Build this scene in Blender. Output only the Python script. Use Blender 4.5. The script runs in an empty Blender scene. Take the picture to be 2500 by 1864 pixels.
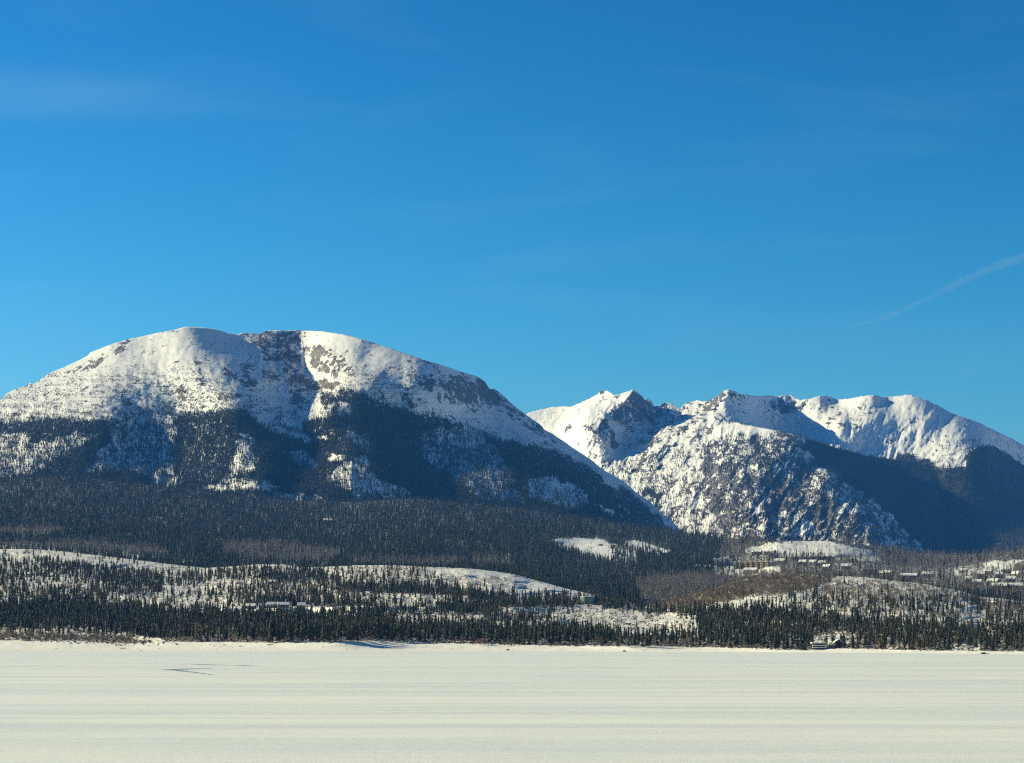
import bpy, math, random
import numpy as np
from math import radians, sin, cos, pi
random.seed(11); RNG = np.random.default_rng(11)
SC = bpy.context.scene; COL = SC.collection

# ------------------------------------------------------------------ camera, sky, sun, exposure
F, CX, HY, CAMZ = 6000.0, 1250.0, 1568.0, 6.0        # focal length and horizon in units of the 2500 wide frame
cam = bpy.data.cameras.new('camera'); camo = bpy.data.objects.new('camera', cam); COL.objects.link(camo)
camo.location = (0, 0, CAMZ); camo.rotation_euler = (pi/2, 0, 0)
cam.sensor_fit = 'HORIZONTAL'; cam.sensor_width = 36; cam.lens = 36*F/2500
cam.shift_y = (HY-932)/2500; cam.clip_start = 1; cam.clip_end = 90000
SC.camera = camo
SUN_EL, SUN_BACK = 23.0, 20.0                       # sun from the left, a little beyond the mountains
Sdir = np.array([-cos(radians(SUN_EL))*cos(radians(SUN_BACK)), cos(radians(SUN_EL))*sin(radians(SUN_BACK)), sin(radians(SUN_EL))])
w = bpy.data.worlds.new('World'); SC.world = w; w.use_nodes = True
nt = w.node_tree; N = nt.nodes; L = nt.links; N.clear()
out = N.new('ShaderNodeOutputWorld'); bg = N.new('ShaderNodeBackground'); sky = N.new('ShaderNodeTexSky')
sky.sky_type = 'NISHITA'; sky.sun_disc = False; sky.sun_elevation = radians(SUN_EL)
sky.sun_rotation = math.atan2(Sdir[0], Sdir[1]); sky.altitude = 2750; sky.air_density = 1.35; sky.dust_density = 0.0; sky.ozone_density = 2.6
# deepen the blue of the sky: one power curve for each channel
EXPO = 0.65; sep = N.new('ShaderNodeSeparateColor'); com = N.new('ShaderNodeCombineColor'); L.new(sky.outputs[0], sep.inputs[0])
for i, (ga, aa) in enumerate(((3.4, 5.0), (1.95, 2.08), (1.85, 1.98))):
    p_ = N.new('ShaderNodeMath'); p_.operation = 'POWER'; p_.inputs[1].default_value = ga; L.new(sep.outputs[i], p_.inputs[0])
    q_ = N.new('ShaderNodeMath'); q_.operation = 'MULTIPLY'; q_.inputs[1].default_value = aa/10**ga/(0.1*2**EXPO); L.new(p_.outputs[0], q_.inputs[0])
    r_ = N.new('ShaderNodeMath'); r_.operation = 'MINIMUM'; r_.inputs[1].default_value = 14; L.new(q_.outputs[0], r_.inputs[0]); L.new(r_.outputs[0], com.inputs[i])
# faint cirrus streaks
tc = N.new('ShaderNodeTexCoord'); mp = N.new('ShaderNodeMapping'); mp.inputs['Scale'].default_value = (5, 5, 26)
mp.inputs['Rotation'].default_value = (0, radians(9), 0)
cn = N.new('ShaderNodeTexNoise'); cn.inputs['Scale'].default_value = 1.6; cn.inputs['Detail'].default_value = 4; cn.inputs['Distortion'].default_value = 0.6
cr = N.new('ShaderNodeMapRange'); cr.inputs[1].default_value = 0.5; cr.inputs[2].default_value = 0.85; cr.inputs[3].default_value = 0; cr.inputs[4].default_value = 0.08
mx = N.new('ShaderNodeMix'); mx.data_type = 'RGBA'; mx.inputs[7].default_value = (2.4, 4.2, 5.2, 1)
L.new(tc.outputs['Generated'], mp.inputs[0]); L.new(mp.outputs[0], cn.inputs['Vector']); L.new(cn.outputs[0], cr.inputs[0])
wm_ = N.new('ShaderNodeMapping'); wm_.inputs['Location'].default_value = (.195*10, 0, -.214*75); wm_.inputs['Scale'].default_value = (10, 0, 75); L.new(tc.outputs['Generated'], wm_.inputs[0])
wl = N.new('ShaderNodeVectorMath'); wl.operation = 'LENGTH'; L.new(wm_.outputs[0], wl.inputs[0]); wr = N.new('ShaderNodeMapRange'); wr.interpolation_type = 'SMOOTHERSTEP'; wr.inputs[1].default_value = 1.15; wr.inputs[2].default_value = 0; wr.inputs[4].default_value = .30; L.new(wl.outputs['Value'], wr.inputs[0])
wx = N.new('ShaderNodeMath'); wx.operation = 'MULTIPLY'; L.new(wr.outputs[0], wx.inputs[0]); L.new(cn.outputs[0], wx.inputs[1]); wa = N.new('ShaderNodeMath'); wa.operation = 'ADD'; L.new(wx.outputs[0], wa.inputs[0]); L.new(cr.outputs[0], wa.inputs[1]); L.new(wa.outputs[0], mx.inputs[0]); L.new(com.outputs[0], mx.inputs[6]); L.new(mx.outputs[2], bg.inputs[0])
bg.inputs[1].default_value = 0.10
L.new(bg.outputs[0], out.inputs[0])
sl = bpy.data.lights.new('sun', 'SUN'); sl.energy = 5.0; sl.angle = radians(0.53); sl.color = (1.0, 0.90, 0.55)
so = bpy.data.objects.new('sun', sl); COL.objects.link(so)
from mathutils import Vector
so.rotation_euler = Vector(Sdir).to_track_quat('Z', 'Y').to_euler(); so.location = (-300, 100, 300)
SC.view_settings.view_transform = 'Standard'; SC.view_settings.look = 'None'; SC.view_settings.gamma = 1
SC.view_settings.exposure = EXPO; SC.view_settings.use_curve_mapping = False
HAZE = 2.6e-5; DN = False
SC.cycles.use_denoising = DN; SC.cycles.pixel_filter_type = 'BLACKMAN_HARRIS'; SC.cycles.filter_width = 1.15
SC.cycles.max_bounces = 4; SC.cycles.diffuse_bounces = 2; SC.cycles.volume_bounces = 0; SC.cycles.transparent_max_bounces = 8

# ------------------------------------------------------------------ helpers
PERM = np.random.default_rng(5).permutation(256); PERM = np.concatenate([PERM, PERM])
ANG = np.random.default_rng(6).random(256)*2*pi; GX, GY = np.cos(ANG), np.sin(ANG)
def perlin(x, y):
    xi = np.floor(x).astype(np.int64); yi = np.floor(y).astype(np.int64); xf = x-xi; yf = y-yi; xi &= 255; yi &= 255
    u = xf*xf*xf*(xf*(xf*6-15)+10); v = yf*yf*yf*(yf*(yf*6-15)+10)
    def g(a, b, dx, dy):
        h = PERM[PERM[a & 255]+(b & 255)]; return GX[h]*dx+GY[h]*dy
    n00 = g(xi, yi, xf, yf); n10 = g(xi+1, yi, xf-1, yf); n01 = g(xi, yi+1, xf, yf-1); n11 = g(xi+1, yi+1, xf-1, yf-1)
    return ((n00*(1-u)+n10*u)*(1-v)+(n01*(1-u)+n11*u)*v)*1.5
def fbm(x, y, o=4, gain=.5, lac=2.03, seed=0.):
    s = 0; a = 1; t = 0
    for k in range(o):
        s = s+a*perlin(x+seed+k*17.3, y-seed*1.7+k*9.1); t += a; a *= gain; x = x*lac; y = y*lac
    return s/t
def ridged(x, y, o=4, gain=.5, lac=2.07, seed=0.):
    s = 0; a = 1; t = 0
    for k in range(o):
        s = s+a*(1-2*np.abs(perlin(x+seed+k*13.7, y+seed+k*5.3))); t += a; a *= gain; x = x*lac; y = y*lac
    return s/t
def sst(a, b, x):
    t = np.clip((x-a)/(b-a), 0, 1); return t*t*(3-2*t)
def pl(pts, x):
    p = np.array(pts, float); return np.interp(x, p[:, 0], p[:, 1])
def inpoly(X, Y, poly):
    r = np.zeros(X.shape, bool); n = len(poly); j = n-1
    for i in range(n):
        x1, y1 = poly[i]; x2, y2 = poly[j]
        if y1 != y2:
            c = ((y1 > Y) != (y2 > Y)) & (X < (x2-x1)*(Y-y1)/(y2-y1)+x1); r ^= c
        j = i
    return r
def paint(X, Y, base, items, jit=9, seed=0.):
    """cover value from a list of (value, polygon), edges made ragged; the cover goes on, mirrored, outside the frame"""
    X = np.where(X > 2530, 5060-X, np.where(X < -20, -40-X, X))
    jx = X+jit*fbm(X/30, Y/22, 3, seed=seed+3)*1.6; jy = Y+jit*.6*fbm(X/26, Y/26, 3, seed=seed+8)*1.6
    v = np.full(X.shape, float(base)) if np.isscalar(base) else base.copy()
    for val, poly in items:
        m = inpoly(jx, jy, poly); v[m] = val
    return v
def tps_fit(pts):
    p = np.array(pts, float); xy = p[:, :2]/100.; z = p[:, 2]; n = len(p)
    d2 = ((xy[:, None]-xy[None])**2).sum(-1); K = np.where(d2 > 0, .5*d2*np.log(d2+1e-12), 0)+np.eye(n)*.02
    A = np.zeros((n+3, n+3)); A[:n, :n] = K; P = np.c_[np.ones(n), xy]; A[:n, n:] = P; A[n:, :n] = P.T
    s = np.linalg.solve(A, np.r_[z, 0, 0, 0]); return xy, s
def tps_eval(fit, X, Y):
    xy, s = fit; x = X.ravel()/100.; y = Y.ravel()/100.; r = s[-3]+s[-2]*x+s[-1]*y
    for i in range(len(xy)):
        d2 = (x-xy[i, 0])**2+(y-xy[i, 1])**2; r = r+s[i]*.5*d2*np.log(d2+1e-9)
    return r.reshape(X.shape)
def blur(a, n):
    for _ in range(n):
        p = np.pad(a, 1, mode='edge'); a = (p[1:-1, 1:-1]*2+p[:-2, 1:-1]+p[2:, 1:-1]+p[1:-1, :-2]+p[1:-1, 2:])/6
    return a

def mat(name, col=(.5, .5, .5), rough=.8, spec=.3, sub=None):
    m = bpy.data.materials.new(name); m.use_nodes = True; b = m.node_tree.nodes['Principled BSDF']
    b.inputs['Base Color'].default_value = (*col, 1); b.inputs['Roughness'].default_value = rough
    b.inputs['Specular IOR Level'].default_value = spec
    return m
def vary(m, c1, c2, scale, coord='Object', detail=3, lo=.35, hi=.65, rnd=0):
    """noise (and per-object) variation of the base colour"""
    nt = m.node_tree; b = nt.nodes['Principled BSDF']
    t = nt.nodes.new('ShaderNodeTexCoord'); n = nt.nodes.new('ShaderNodeTexNoise'); n.inputs['Scale'].default_value = scale; n.inputs['Detail'].default_value = detail
    r = nt.nodes.new('ShaderNodeMapRange'); r.inputs[1].default_value = lo; r.inputs[2].default_value = hi
    x = nt.nodes.new('ShaderNodeMix'); x.data_type = 'RGBA'; x.inputs[6].default_value = (*c1, 1); x.inputs[7].default_value = (*c2, 1)
    nt.links.new(t.outputs[coord], n.inputs['Vector']); nt.links.new(n.outputs[0], r.inputs[0])
    if rnd:
        oi = nt.nodes.new('ShaderNodeObjectInfo'); a = nt.nodes.new('ShaderNodeMath'); a.operation = 'MULTIPLY_ADD'; a.inputs[1].default_value = rnd
        s = nt.nodes.new('ShaderNodeMath'); s.operation = 'SUBTRACT'; s.inputs[1].default_value = rnd/2; s.use_clamp = True
        nt.links.new(oi.outputs['Random'], a.inputs[0]); nt.links.new(r.outputs[0], a.inputs[2]); nt.links.new(a.outputs[0], s.inputs[0]); nt.links.new(s.outputs[0], x.inputs[0])
    else: nt.links.new(r.outputs[0], x.inputs[0])
    nt.links.new(x.outputs[2], b.inputs['Base Color']); return m

def mesh_from(name, V, Fc, material=None, smooth=False, attrs=None):
    me = bpy.data.meshes.new(name); V = np.asarray(V, dtype=np.float32); Fc = np.asarray(Fc)
    k = Fc.shape[1]
    me.vertices.add(len(V)); me.vertices.foreach_set('co', V.ravel())
    me.loops.add(Fc.size); me.loops.foreach_set('vertex_index', Fc.ravel().astype(np.int32))
    me.polygons.add(len(Fc)); me.polygons.foreach_set('loop_start', np.arange(0, Fc.size, k, dtype=np.int32))
    if smooth: me.polygons.foreach_set('use_smooth', np.ones(len(Fc), bool))
    if attrs:
        for an, av in attrs.items():
            a = me.attributes.new(an, 'FLOAT', 'POINT'); a.data.foreach_set('value', np.asarray(av, dtype=np.float32).ravel())
    me.update(calc_edges=True)
    if material: me.materials.append(material)
    return me
def link(name, me, parent=None, loc=None, **props):
    o = bpy.data.objects.new(name, me); COL.objects.link(o)
    if parent: o.parent = parent
    if loc is not None: o.location = loc
    for k, v in props.items(): o[k] = v
    return o
class MB:
    """collects simple solids as triangles and quads"""
    def __init__(s): s.v = []; s.f = []
    def add(s, V, Fs):
        b = len(s.v); s.v += [tuple(p) for p in V]; s.f += [tuple(b+i for i in f) for f in Fs]
    def box(s, x0, x1, y0, y1, z0, z1):
        s.add([(x0, y0, z0), (x1, y0, z0), (x1, y1, z0), (x0, y1, z0), (x0, y0, z1), (x1, y0, z1), (x1, y1, z1), (x0, y1, z1)],
              [(0, 3, 2, 1), (4, 5, 6, 7), (0, 1, 5, 4), (1, 2, 6, 5), (2, 3, 7, 6), (3, 0, 4, 7)])
    def stick(s, a, b, r0, r1, n=4):
        a = Vector(a); b = Vector(b); d = (b-a).normalized(); u = d.orthogonal().normalized(); w_ = d.cross(u)
        V = [a+(u*cos(2*pi*i/n)+w_*sin(2*pi*i/n))*r0 for i in range(n)]+[b+(u*cos(2*pi*i/n)+w_*sin(2*pi*i/n))*r1 for i in range(n)]
        s.add(V, [(i, (i+1) % n, n+(i+1) % n, n+i) for i in range(n)]+[tuple(range(n, 2*n))])
    def cyl(s, x, y, z0, z1, r0, r1, n=12, cap=True):
        V = [(x+r0*cos(2*pi*i/n), y+r0*sin(2*pi*i/n), z0) for i in range(n)]+[(x+r1*cos(2*pi*i/n), y+r1*sin(2*pi*i/n), z1) for i in range(n)]
        s.add(V, [(i, (i+1) % n, n+(i+1) % n, n+i) for i in range(n)]+([tuple(range(n, 2*n))] if cap else []))
    def mesh(s, name, m, smooth=False):
        me = bpy.data.meshes.new(name); me.from_pydata(s.v, [], s.f); me.materials.append(m)
        if smooth: me.polygons.foreach_set('use_smooth', np.ones(len(me.polygons), bool))
        me.update(); return me

# ------------------------------------------------------------------ terrain material: snow, rock, forest floor, dry scrub, mixed by vertex attributes
def terrain_mat(name, rockcol=((.09, .083, .08), (.25, .215, .19)), floor=(.07, .065, .06), nscale=.012, bump=3.0, snow=(.88, .87, .82)):
    m = mat(name, snow, .75, .15); nt = m.node_tree; nd = nt.nodes; lk = nt.links; b = nd['Principled BSDF']
    geo = nd.new('ShaderNodeNewGeometry')
    def noise(sc, det=5, rough=.6):
        mp = nd.new('ShaderNodeMapping'); mp.inputs['Scale'].default_value = (sc, sc*.2, sc*.85)
        n = nd.new('ShaderNodeTexNoise'); n.inputs['Scale'].default_value = 1; n.inputs['Detail'].default_value = det; n.inputs['Roughness'].default_value = rough
        lk.new(geo.outputs['Position'], mp.inputs[0]); lk.new(mp.outputs[0], n.inputs['Vector']); return n.outputs[0]
    def at(nm):
        a = nd.new('ShaderNodeAttribute'); a.attribute_name = nm; return a.outputs['Fac']
    def mth(op, a, b_, clamp=False):
        x = nd.new('ShaderNodeMath'); x.operation = op; x.use_clamp = clamp
        for i, v in enumerate((a, b_)):
            if isinstance(v, (int, float)): x.inputs[i].default_value = v
            else: lk.new(v, x.inputs[i])
        return x.outputs[0]
    def ramp(v, lo, hi):
        r = nd.new('ShaderNodeMapRange'); r.interpolation_type = 'SMOOTHSTEP'; r.inputs[1].default_value = lo; r.inputs[2].default_value = hi; lk.new(v, r.inputs[0]); return r.outputs[0]
    def mixc(f, a, b_):
        x = nd.new('ShaderNodeMix'); x.data_type = 'RGBA'; lk.new(f, x.inputs[0])
        for i, v in ((6, a), (7, b_)):
            if isinstance(v, tuple): x.inputs[i].default_value = (*v, 1)
            else: lk.new(v, x.inputs[i])
        return x.outputs[2]
    n1 = noise(nscale*6, 6, .68); n2 = noise(nscale*9, 4, .6); n3 = noise(nscale, 4); nb = noise(nscale*2.1, 5, .72)
    sn = mixc(n3, tuple(c*.95 for c in snow), snow)
    rk = mixc(ramp(n2, .35, .65), rockcol[0], rockcol[1])
    f_r = ramp(mth('ADD', at('rock'), mth('ADD', mth('MULTIPLY', mth('SUBTRACT', n1, .5), 1.7), mth('MULTIPLY', mth('SUBTRACT', nb, .5), 2.6))), .44, .54)
    f_f = ramp(mth('ADD', at('floor'), mth('MULTIPLY', mth('SUBTRACT', n2, .5), 1.3)), .42, .62)
    f_s = ramp(mth('ADD', at('scrub'), mth('MULTIPLY', mth('SUBTRACT', n1, .5), 3.2)), .42, .58)
    scr = mixc(n2, (.13, .10, .07), (.32, .25, .17))
    c = mixc(f_s, sn, scr); c = mixc(f_f, c, floor); c = mixc(f_r, c, rk); lk.new(c, b.inputs['Base Color'])
    bp = nd.new('ShaderNodeBump'); bp.inputs['Strength'].default_value = 1; bp.inputs['Distance'].default_value = bump
    h = mth('ADD', mth('MULTIPLY', n1, mth('ADD', at('rock'), .12)), mth('MULTIPLY', n2, mth('MULTIPLY', at('rock'), .6)))
    lk.new(h, bp.inputs['Height']); lk.new(bp.outputs[0], b.inputs['Normal'])
    return m

class Layer: pass
def make_layer(name, x0, x1, sky_pts, base_pts, rows, Dfun, rockfun, material, step=2.4, skynoise=0., noisefun=None, zfun=None,
               back=((60, 8), (250, 60), (900, 300), (2200, 900)), coverfun=None, power=1.0, label=None, lo=-60, hi=2560):
    xs = np.unique(np.r_[np.arange(x0, lo, 14), np.arange(max(x0, lo), min(x1, hi), step), np.arange(hi, x1+1, 14)]) if x1 > hi or x0 < lo else np.arange(x0, x1+1, step)
    xs = xs[(xs >= x0) & (xs <= x1)]
    ys = pl(sky_pts, xs)
    if skynoise: ys = ys+skynoise*fbm(xs/17, xs*0+.7, 4, gain=.65)*1.4
    yb = pl(base_pts, xs); t = np.linspace(0, 1, rows)**power
    X = np.repeat(xs[None], rows, 0); Y = yb[None]*(1-t[:, None])+ys[None]*t[:, None]
    D = Dfun(X, Y)
    S = X/100., Y/100.
    if noisefun: D = D+noisefun(X, Y)
    Px = (X-CX)/F*D; Py = D.copy(); Pz = CAMZ+(HY-Y)/F*D
    if zfun is not None: Pz = Pz+zfun(X, Y)
    P = np.stack([Px, Py, Pz], -1)
    # slope of each vertex
    du = np.gradient(P, axis=1); dv = np.gradient(P, axis=0); nr = np.cross(du, dv); nr /= np.linalg.norm(nr, axis=-1, keepdims=True)+1e-9
    nz = np.abs(nr[..., 2]); ly = Layer(); ly.X, ly.Y, ly.D, ly.P, ly.nz, ly.nr = X, Y, D, P, nz, nr
    rock, floor, scrub = rockfun(ly)
    ly.rock, ly.floor, ly.scrub = rock, floor, scrub
    # the far side of the ridge
    ext = []; top = P[-1]
    for dd, dz in back:
        k = (top[:, 1]+dd)/top[:, 1]; ext.append(np.stack([top[:, 0]*k, top[:, 1]+dd, np.maximum(top[:, 2]-dz, -30)], -1))
    A = np.concatenate([P, np.stack(ext, 0)], 0); R, Cn = A.shape[:2]
    e = lambda a: np.concatenate([a, np.repeat(a[-1:], len(back), 0)], 0)
    idx = np.arange(R*Cn).reshape(R, Cn)
    Fc = np.stack([idx[:-1, :-1], idx[:-1, 1:], idx[1:, 1:], idx[1:, :-1]], -1).reshape(-1, 4)
    me = mesh_from(name, A.reshape(-1, 3), Fc, material, True, dict(rock=e(rock), floor=e(floor), scrub=e(scrub)))
    ly.ob = link(name, me, kind='structure')
    if label: ly.ob['label'] = label
    ly.rows, ly.cols, ly.xs, ly.t = rows, len(xs), xs, t
    return ly
def sample(ly, X, Yw):
    """world positions on a layer at given frame coordinates; ok tells which exist"""
    xs = ly.xs; c = np.clip(np.searchsorted(xs, X)-1, 0, len(xs)-2); fx = np.clip((X-xs[c])/(xs[c+1]-xs[c]), 0, 1)
    yb = ly.Y[0, c]*(1-fx)+ly.Y[0, c+1]*fx; yt = ly.Y[-1, c]*(1-fx)+ly.Y[-1, c+1]*fx
    tt = (Yw-yb)/(yt-yb); ok = (tt > 0) & (tt < 1) & (X > xs[0]) & (X < xs[-1]); tt = np.clip(tt, 0, .9999)
    r = np.clip(np.searchsorted(ly.t, tt)-1, 0, ly.rows-2); fy = (tt-ly.t[r])/(ly.t[r+1]-ly.t[r])
    fx = fx[:, None]; fy = fy[:, None]; P = ly.P
    p = (P[r, c]*(1-fx)+P[r, c+1]*fx)*(1-fy)+(P[r+1, c]*(1-fx)+P[r+1, c+1]*fx)*fy
    return p, ok

# ------------------------------------------------------------------ skylines and depths
SKY_B = [(-900, 1330), (-400, 1120), (0, 980), (16, 962), (32, 953), (60, 943), (76, 935), (85, 938), (104, 923), (120, 912), (152, 899), (190, 882), (215, 868), (221, 861),
 (269, 842), (316, 828), (347, 822), (379, 814), (426, 806), (452, 798), (474, 799), (512, 802), (537, 807), (556, 814), (581, 818), (588, 814), (607, 814), (635, 816),
 (648, 808), (682, 807), (726, 807), (789, 809), (840, 817), (887, 829), (934, 845), (991, 864), (1029, 877), (1073, 890), (1124, 908), (1162, 918), (1184, 932),
 (1195, 950), (1209, 950), (1228, 965), (1250, 987), (1275, 1006), (1301, 1025), (1317, 1035), (1329, 1049), (1348, 1059), (1376, 1078), (1408, 1100), (1446, 1125), (1471, 1147),
 (1519, 1173), (1544, 1195), (1566, 1212), (1585, 1223), (1613, 1252), (1639, 1271), (1664, 1296), (1720, 1335), (1800, 1390)]
DB = [(-900, 1330, 6900), (-400, 1120, 7500), (-300, 1250, 6700), (0, 980, 7750), (100, 925, 7950), (215, 868, 8050), (350, 822, 8100), (455, 799, 8080), (540, 808, 8230), (600, 815, 8330),
 (680, 807, 8430), (735, 808, 8500), (785, 809, 8310), (840, 817, 8130), (890, 830, 8050), (934, 845, 8020), (990, 864, 7960), (1073, 890, 8010), (1124, 908, 8330), (1165, 920, 8720), (1200, 950, 8850), (1275, 1006, 8850), (1348, 1059, 8800), (1446, 1125, 8700), (1544, 1195, 8500), (1664, 1296, 8000),
 (270, 850, 8020), (400, 850, 7900), (480, 850, 7830), (560, 850, 8010), (640, 850, 8180), (715, 850, 8320), (745, 850, 8320), (790, 850, 8090), (830, 850, 8010), (900, 868, 7930), (980, 885, 7865),
 (215, 900, 7880), (350, 900, 7740), (470, 900, 7600), (560, 900, 7640), (620, 900, 7840), (700, 900, 8050), (750, 900, 8130), (795, 900, 7900), (850, 900, 7750), (930, 905, 7715), (1010, 910, 7745), (1080, 920, 7880), (1140, 940, 8200), (620, 950, 7520), (720, 950, 7790), (790, 950, 7830), (835, 950, 7560), (900, 950, 7530), (1000, 955, 7600), (1080, 965, 7740),
 (30, 1000, 7600), (150, 1000, 7430), (260, 1000, 7330), (330, 1000, 7410), (430, 1000, 7440), (500, 1000, 7330), (270, 1055, 7130), (430, 1060, 7260), (520, 1060, 7090), (570, 1000, 7190), (650, 1000, 7400), (730, 1000, 7480), (800, 990, 7400), (845, 1000, 7340), (950, 1000, 7560), (1100, 1010, 7860), (1275, 1060, 8250),
 (0, 1100, 7200), (200, 1110, 6960), (300, 1100, 7100), (420, 1110, 7140), (520, 1100, 6980), (610, 1100, 6830), (720, 1100, 7060), (780, 1100, 7090), (880, 1095, 6960), (1000, 1100, 7250), (1150, 1100, 7480), (1300, 1110, 7750), (1450, 1160, 8050),
 (0, 1200, 6680), (200, 1200, 6580), (300, 1190, 6660), (420, 1190, 6740), (540, 1195, 6560), (640, 1200, 6440), (740, 1180, 6640), (840, 1180, 6540), (1000, 1200, 6730), (1150, 1200, 6850), (1300, 1200, 7050), (1450, 1220, 7350), (1600, 1280, 7700),
 (-300, 1330, 6300), (0, 1330, 6200), (400, 1330, 6150), (800, 1330, 6150), (1200, 1330, 6350), (1500, 1330, 6700), (1700, 1360, 7200)]
SKY_G = [(1150, 1060), (1230, 1035), (1282, 1013), (1297, 1007), (1329, 997), (1361, 993), (1389, 994), (1421, 983), (1452, 967), (1468, 956), (1484, 955), (1500, 967), (1520, 960), (1536, 956), (1549, 952), (1566, 966), (1575, 978),
 (1585, 973), (1597, 993), (1610, 990), (1626, 984), (1642, 987), (1654, 991), (1659, 998), (1673, 985), (1705, 978), (1727, 982), (1743, 972), (1765, 957), (1778, 951), (1803, 961), (1850, 968), (1879, 965), (1897, 968),
 (1932, 965), (1953, 976), (1973, 974), (2003, 967), (2026, 970), (2044, 976), (2085, 971), (2132, 964), (2155, 971), (2208, 964), (2225, 965), (2261, 977), (2290, 990), (2319, 1008), (2349, 1017), (2393, 1033),
 (2437, 1055), (2466, 1070), (2500, 1087), (2800, 1230), (3300, 1400)]
DG = [(1150, 1060, 12400), (1282, 1013, 12150), (1389, 994, 12050), (1468, 956, 11900), (1530, 957, 11600), (1549, 953, 11620), (1600, 992, 11900), (1660, 995, 11900), (1720, 980, 11800), (1778, 952, 11550), (1850, 968, 12050), (1932, 966, 12300), (2003, 968, 12150), (2044, 976, 12250),
 (2132, 964, 11900), (2165, 970, 12050), (2225, 965, 11950), (2270, 982, 11880), (2319, 1008, 11800), (2400, 1037, 11820), (2450, 1062, 12150), (2500, 1087, 12800), (2800, 1230, 13200), (3300, 1400, 13600),
 (1340, 1050, 11900), (1440, 1040, 11350), (1500, 1040, 11480), (1580, 1040, 11650), (1650, 1040, 11450), (1720, 1035, 11250), (1785, 1035, 11180), (1830, 1010, 11600), (1900, 1030, 11900), (1960, 1040, 11850), (2050, 1035, 11500), (2130, 1030, 11480), (2200, 1035, 11500), (2270, 1010, 11640), (2340, 1040, 11520), (2300, 1055, 11400), (2405, 1068, 11520), (2440, 1085, 11800), (2500, 1130, 12300),
 (1300, 1120, 11700), (1400, 1090, 11550), (1460, 1090, 11250), (1540, 1095, 11350), (1600, 1090, 11150), (1700, 1095, 10850), (1800, 1100, 10700), (2000, 1100, 11250), (2100, 1100, 11300), (2200, 1110, 11250), (2300, 1110, 11080), (2400, 1110, 11130), (2500, 1180, 11700),
 (1400, 1200, 11100), (1520, 1190, 10800), (1600, 1190, 10550), (1700, 1190, 10250), (1800, 1200, 10050), (2100, 1200, 10700), (2300, 1200, 10600), (2400, 1220, 10500), (2500, 1260, 10600),
 (1500, 1290, 10200), (1640, 1290, 9750), (1750, 1290, 9450), (1850, 1300, 9400), (2200, 1300, 10000), (2400, 1300, 9800), (2550, 1320, 9700),
 (1150, 1380, 9800), (1500, 1380, 9100), (1900, 1380, 8900), (2300, 1380, 9200), (2700, 1380, 9200), (3300, 1450, 9500)]
SKY_K = [(1640, 1085), (1700, 1040), (1760, 1027), (1800, 1032), (1850, 1043), (1905, 1052), (1950, 1064), (1997, 1080), (2038, 1093), (2085, 1105), (2114, 1114), (2173, 1121), (2214, 1125), (2261, 1137), (2299, 1143), (2343, 1146), (2375, 1190), (2405, 1270), (2430, 1350), (2470, 1400)]
DK = [(1640, 1085, 11600), (1700, 1040, 11500), (1780, 1028, 11130), (1850, 1046, 10750), (1950, 1064, 10450), (2085, 1105, 10750), (2214, 1125, 11000), (2343, 1146, 11200), (2430, 1350, 11200),
 (1640, 1150, 11100), (1760, 1120, 10350), (1850, 1110, 10150), (1930, 1110, 10080), (1990, 1120, 10250), (2100, 1150, 10500),
 (1640, 1250, 10600), (1780, 1180, 9900), (1880, 1180, 9700), (1960, 1180, 9730), (2025, 1170, 9620), (2080, 1190, 9850), (2200, 1210, 10250), (2320, 1220, 10600),
 (1780, 1250, 9500), (1900, 1250, 9320), (2000, 1250, 9250), (2100, 1245, 9200), (2170, 1260, 9420), (2280, 1270, 9900),
 (1640, 1380, 9800), (1850, 1340, 8950), (2050, 1340, 8830), (2220, 1345, 8780), (2300, 1340, 9150), (2420, 1400, 9700)]
SKY_F = [(-900, 1230), (-300, 1195), (0, 1168), (150, 1163), (300, 1178), (430, 1192), (560, 1208), (700, 1222), (850, 1226), (1000, 1218), (1120, 1228), (1250, 1240), (1400, 1262), (1540, 1284), (1664, 1300), (1760, 1312), (1860, 1322), (1940, 1321), (2040, 1322), (2100, 1330), (2160, 1340),
 (2250, 1352), (2330, 1355), (2400, 1352), (2500, 1342), (2800, 1320), (3300, 1350)]
SKY_H = [(-900, 1330), (-300, 1338), (0, 1341), (60, 1341), (140, 1345), (200, 1352), (280, 1361), (360, 1371), (440, 1381), (500, 1387), (560, 1384), (620, 1379), (680, 1377), (750, 1386), (868, 1381), (952, 1380), (1053, 1385), (1140, 1388), (1198, 1394), (1254, 1402), (1312, 1418),
 (1384, 1438), (1457, 1454), (1514, 1464), (1570, 1474), (1610, 1476), (1650, 1466), (1700, 1448), (1760, 1430), (1800, 1418), (1860, 1406), (1910, 1401), (1960, 1402), (2000, 1405), (2100, 1409), (2160, 1415), (2260, 1427), (2350, 1444), (2395, 1459), (2430, 1460), (2500, 1469), (2800, 1490), (3300, 1500)]
ICE = [(-900, 1588), (0, 1589.2), (1000, 1590.6), (1500, 1591.5), (1800, 1592.5), (2050, 1594.4), (2300, 1597), (2500, 1599), (2900, 1602), (3300, 1603)]
ICE_X = np.arange(-900, 3301, 10.); ICE_Y = np.convolve(np.pad(np.interp(ICE_X, *zip(*ICE)), 30, mode='edge'), np.ones(61)/61, 'valid')
ICE = list(zip(ICE_X, ICE_Y))
BDEP = np.convolve(np.pad(np.interp(ICE_X, [-900, 0, 330, 600, 740, 860, 930, 1010, 1120, 1250, 1400, 1500, 1580, 1640, 1720, 1850, 1950, 2000, 2080, 2300, 3300], [80, 75, 60, 34, 20, 15, 52, 66, 55, 55, 40, 18, 15, 50, 44, 22, 15, 40, 42, 34, 30]), 5, mode='edge'), np.ones(11)/11, 'valid')
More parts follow.
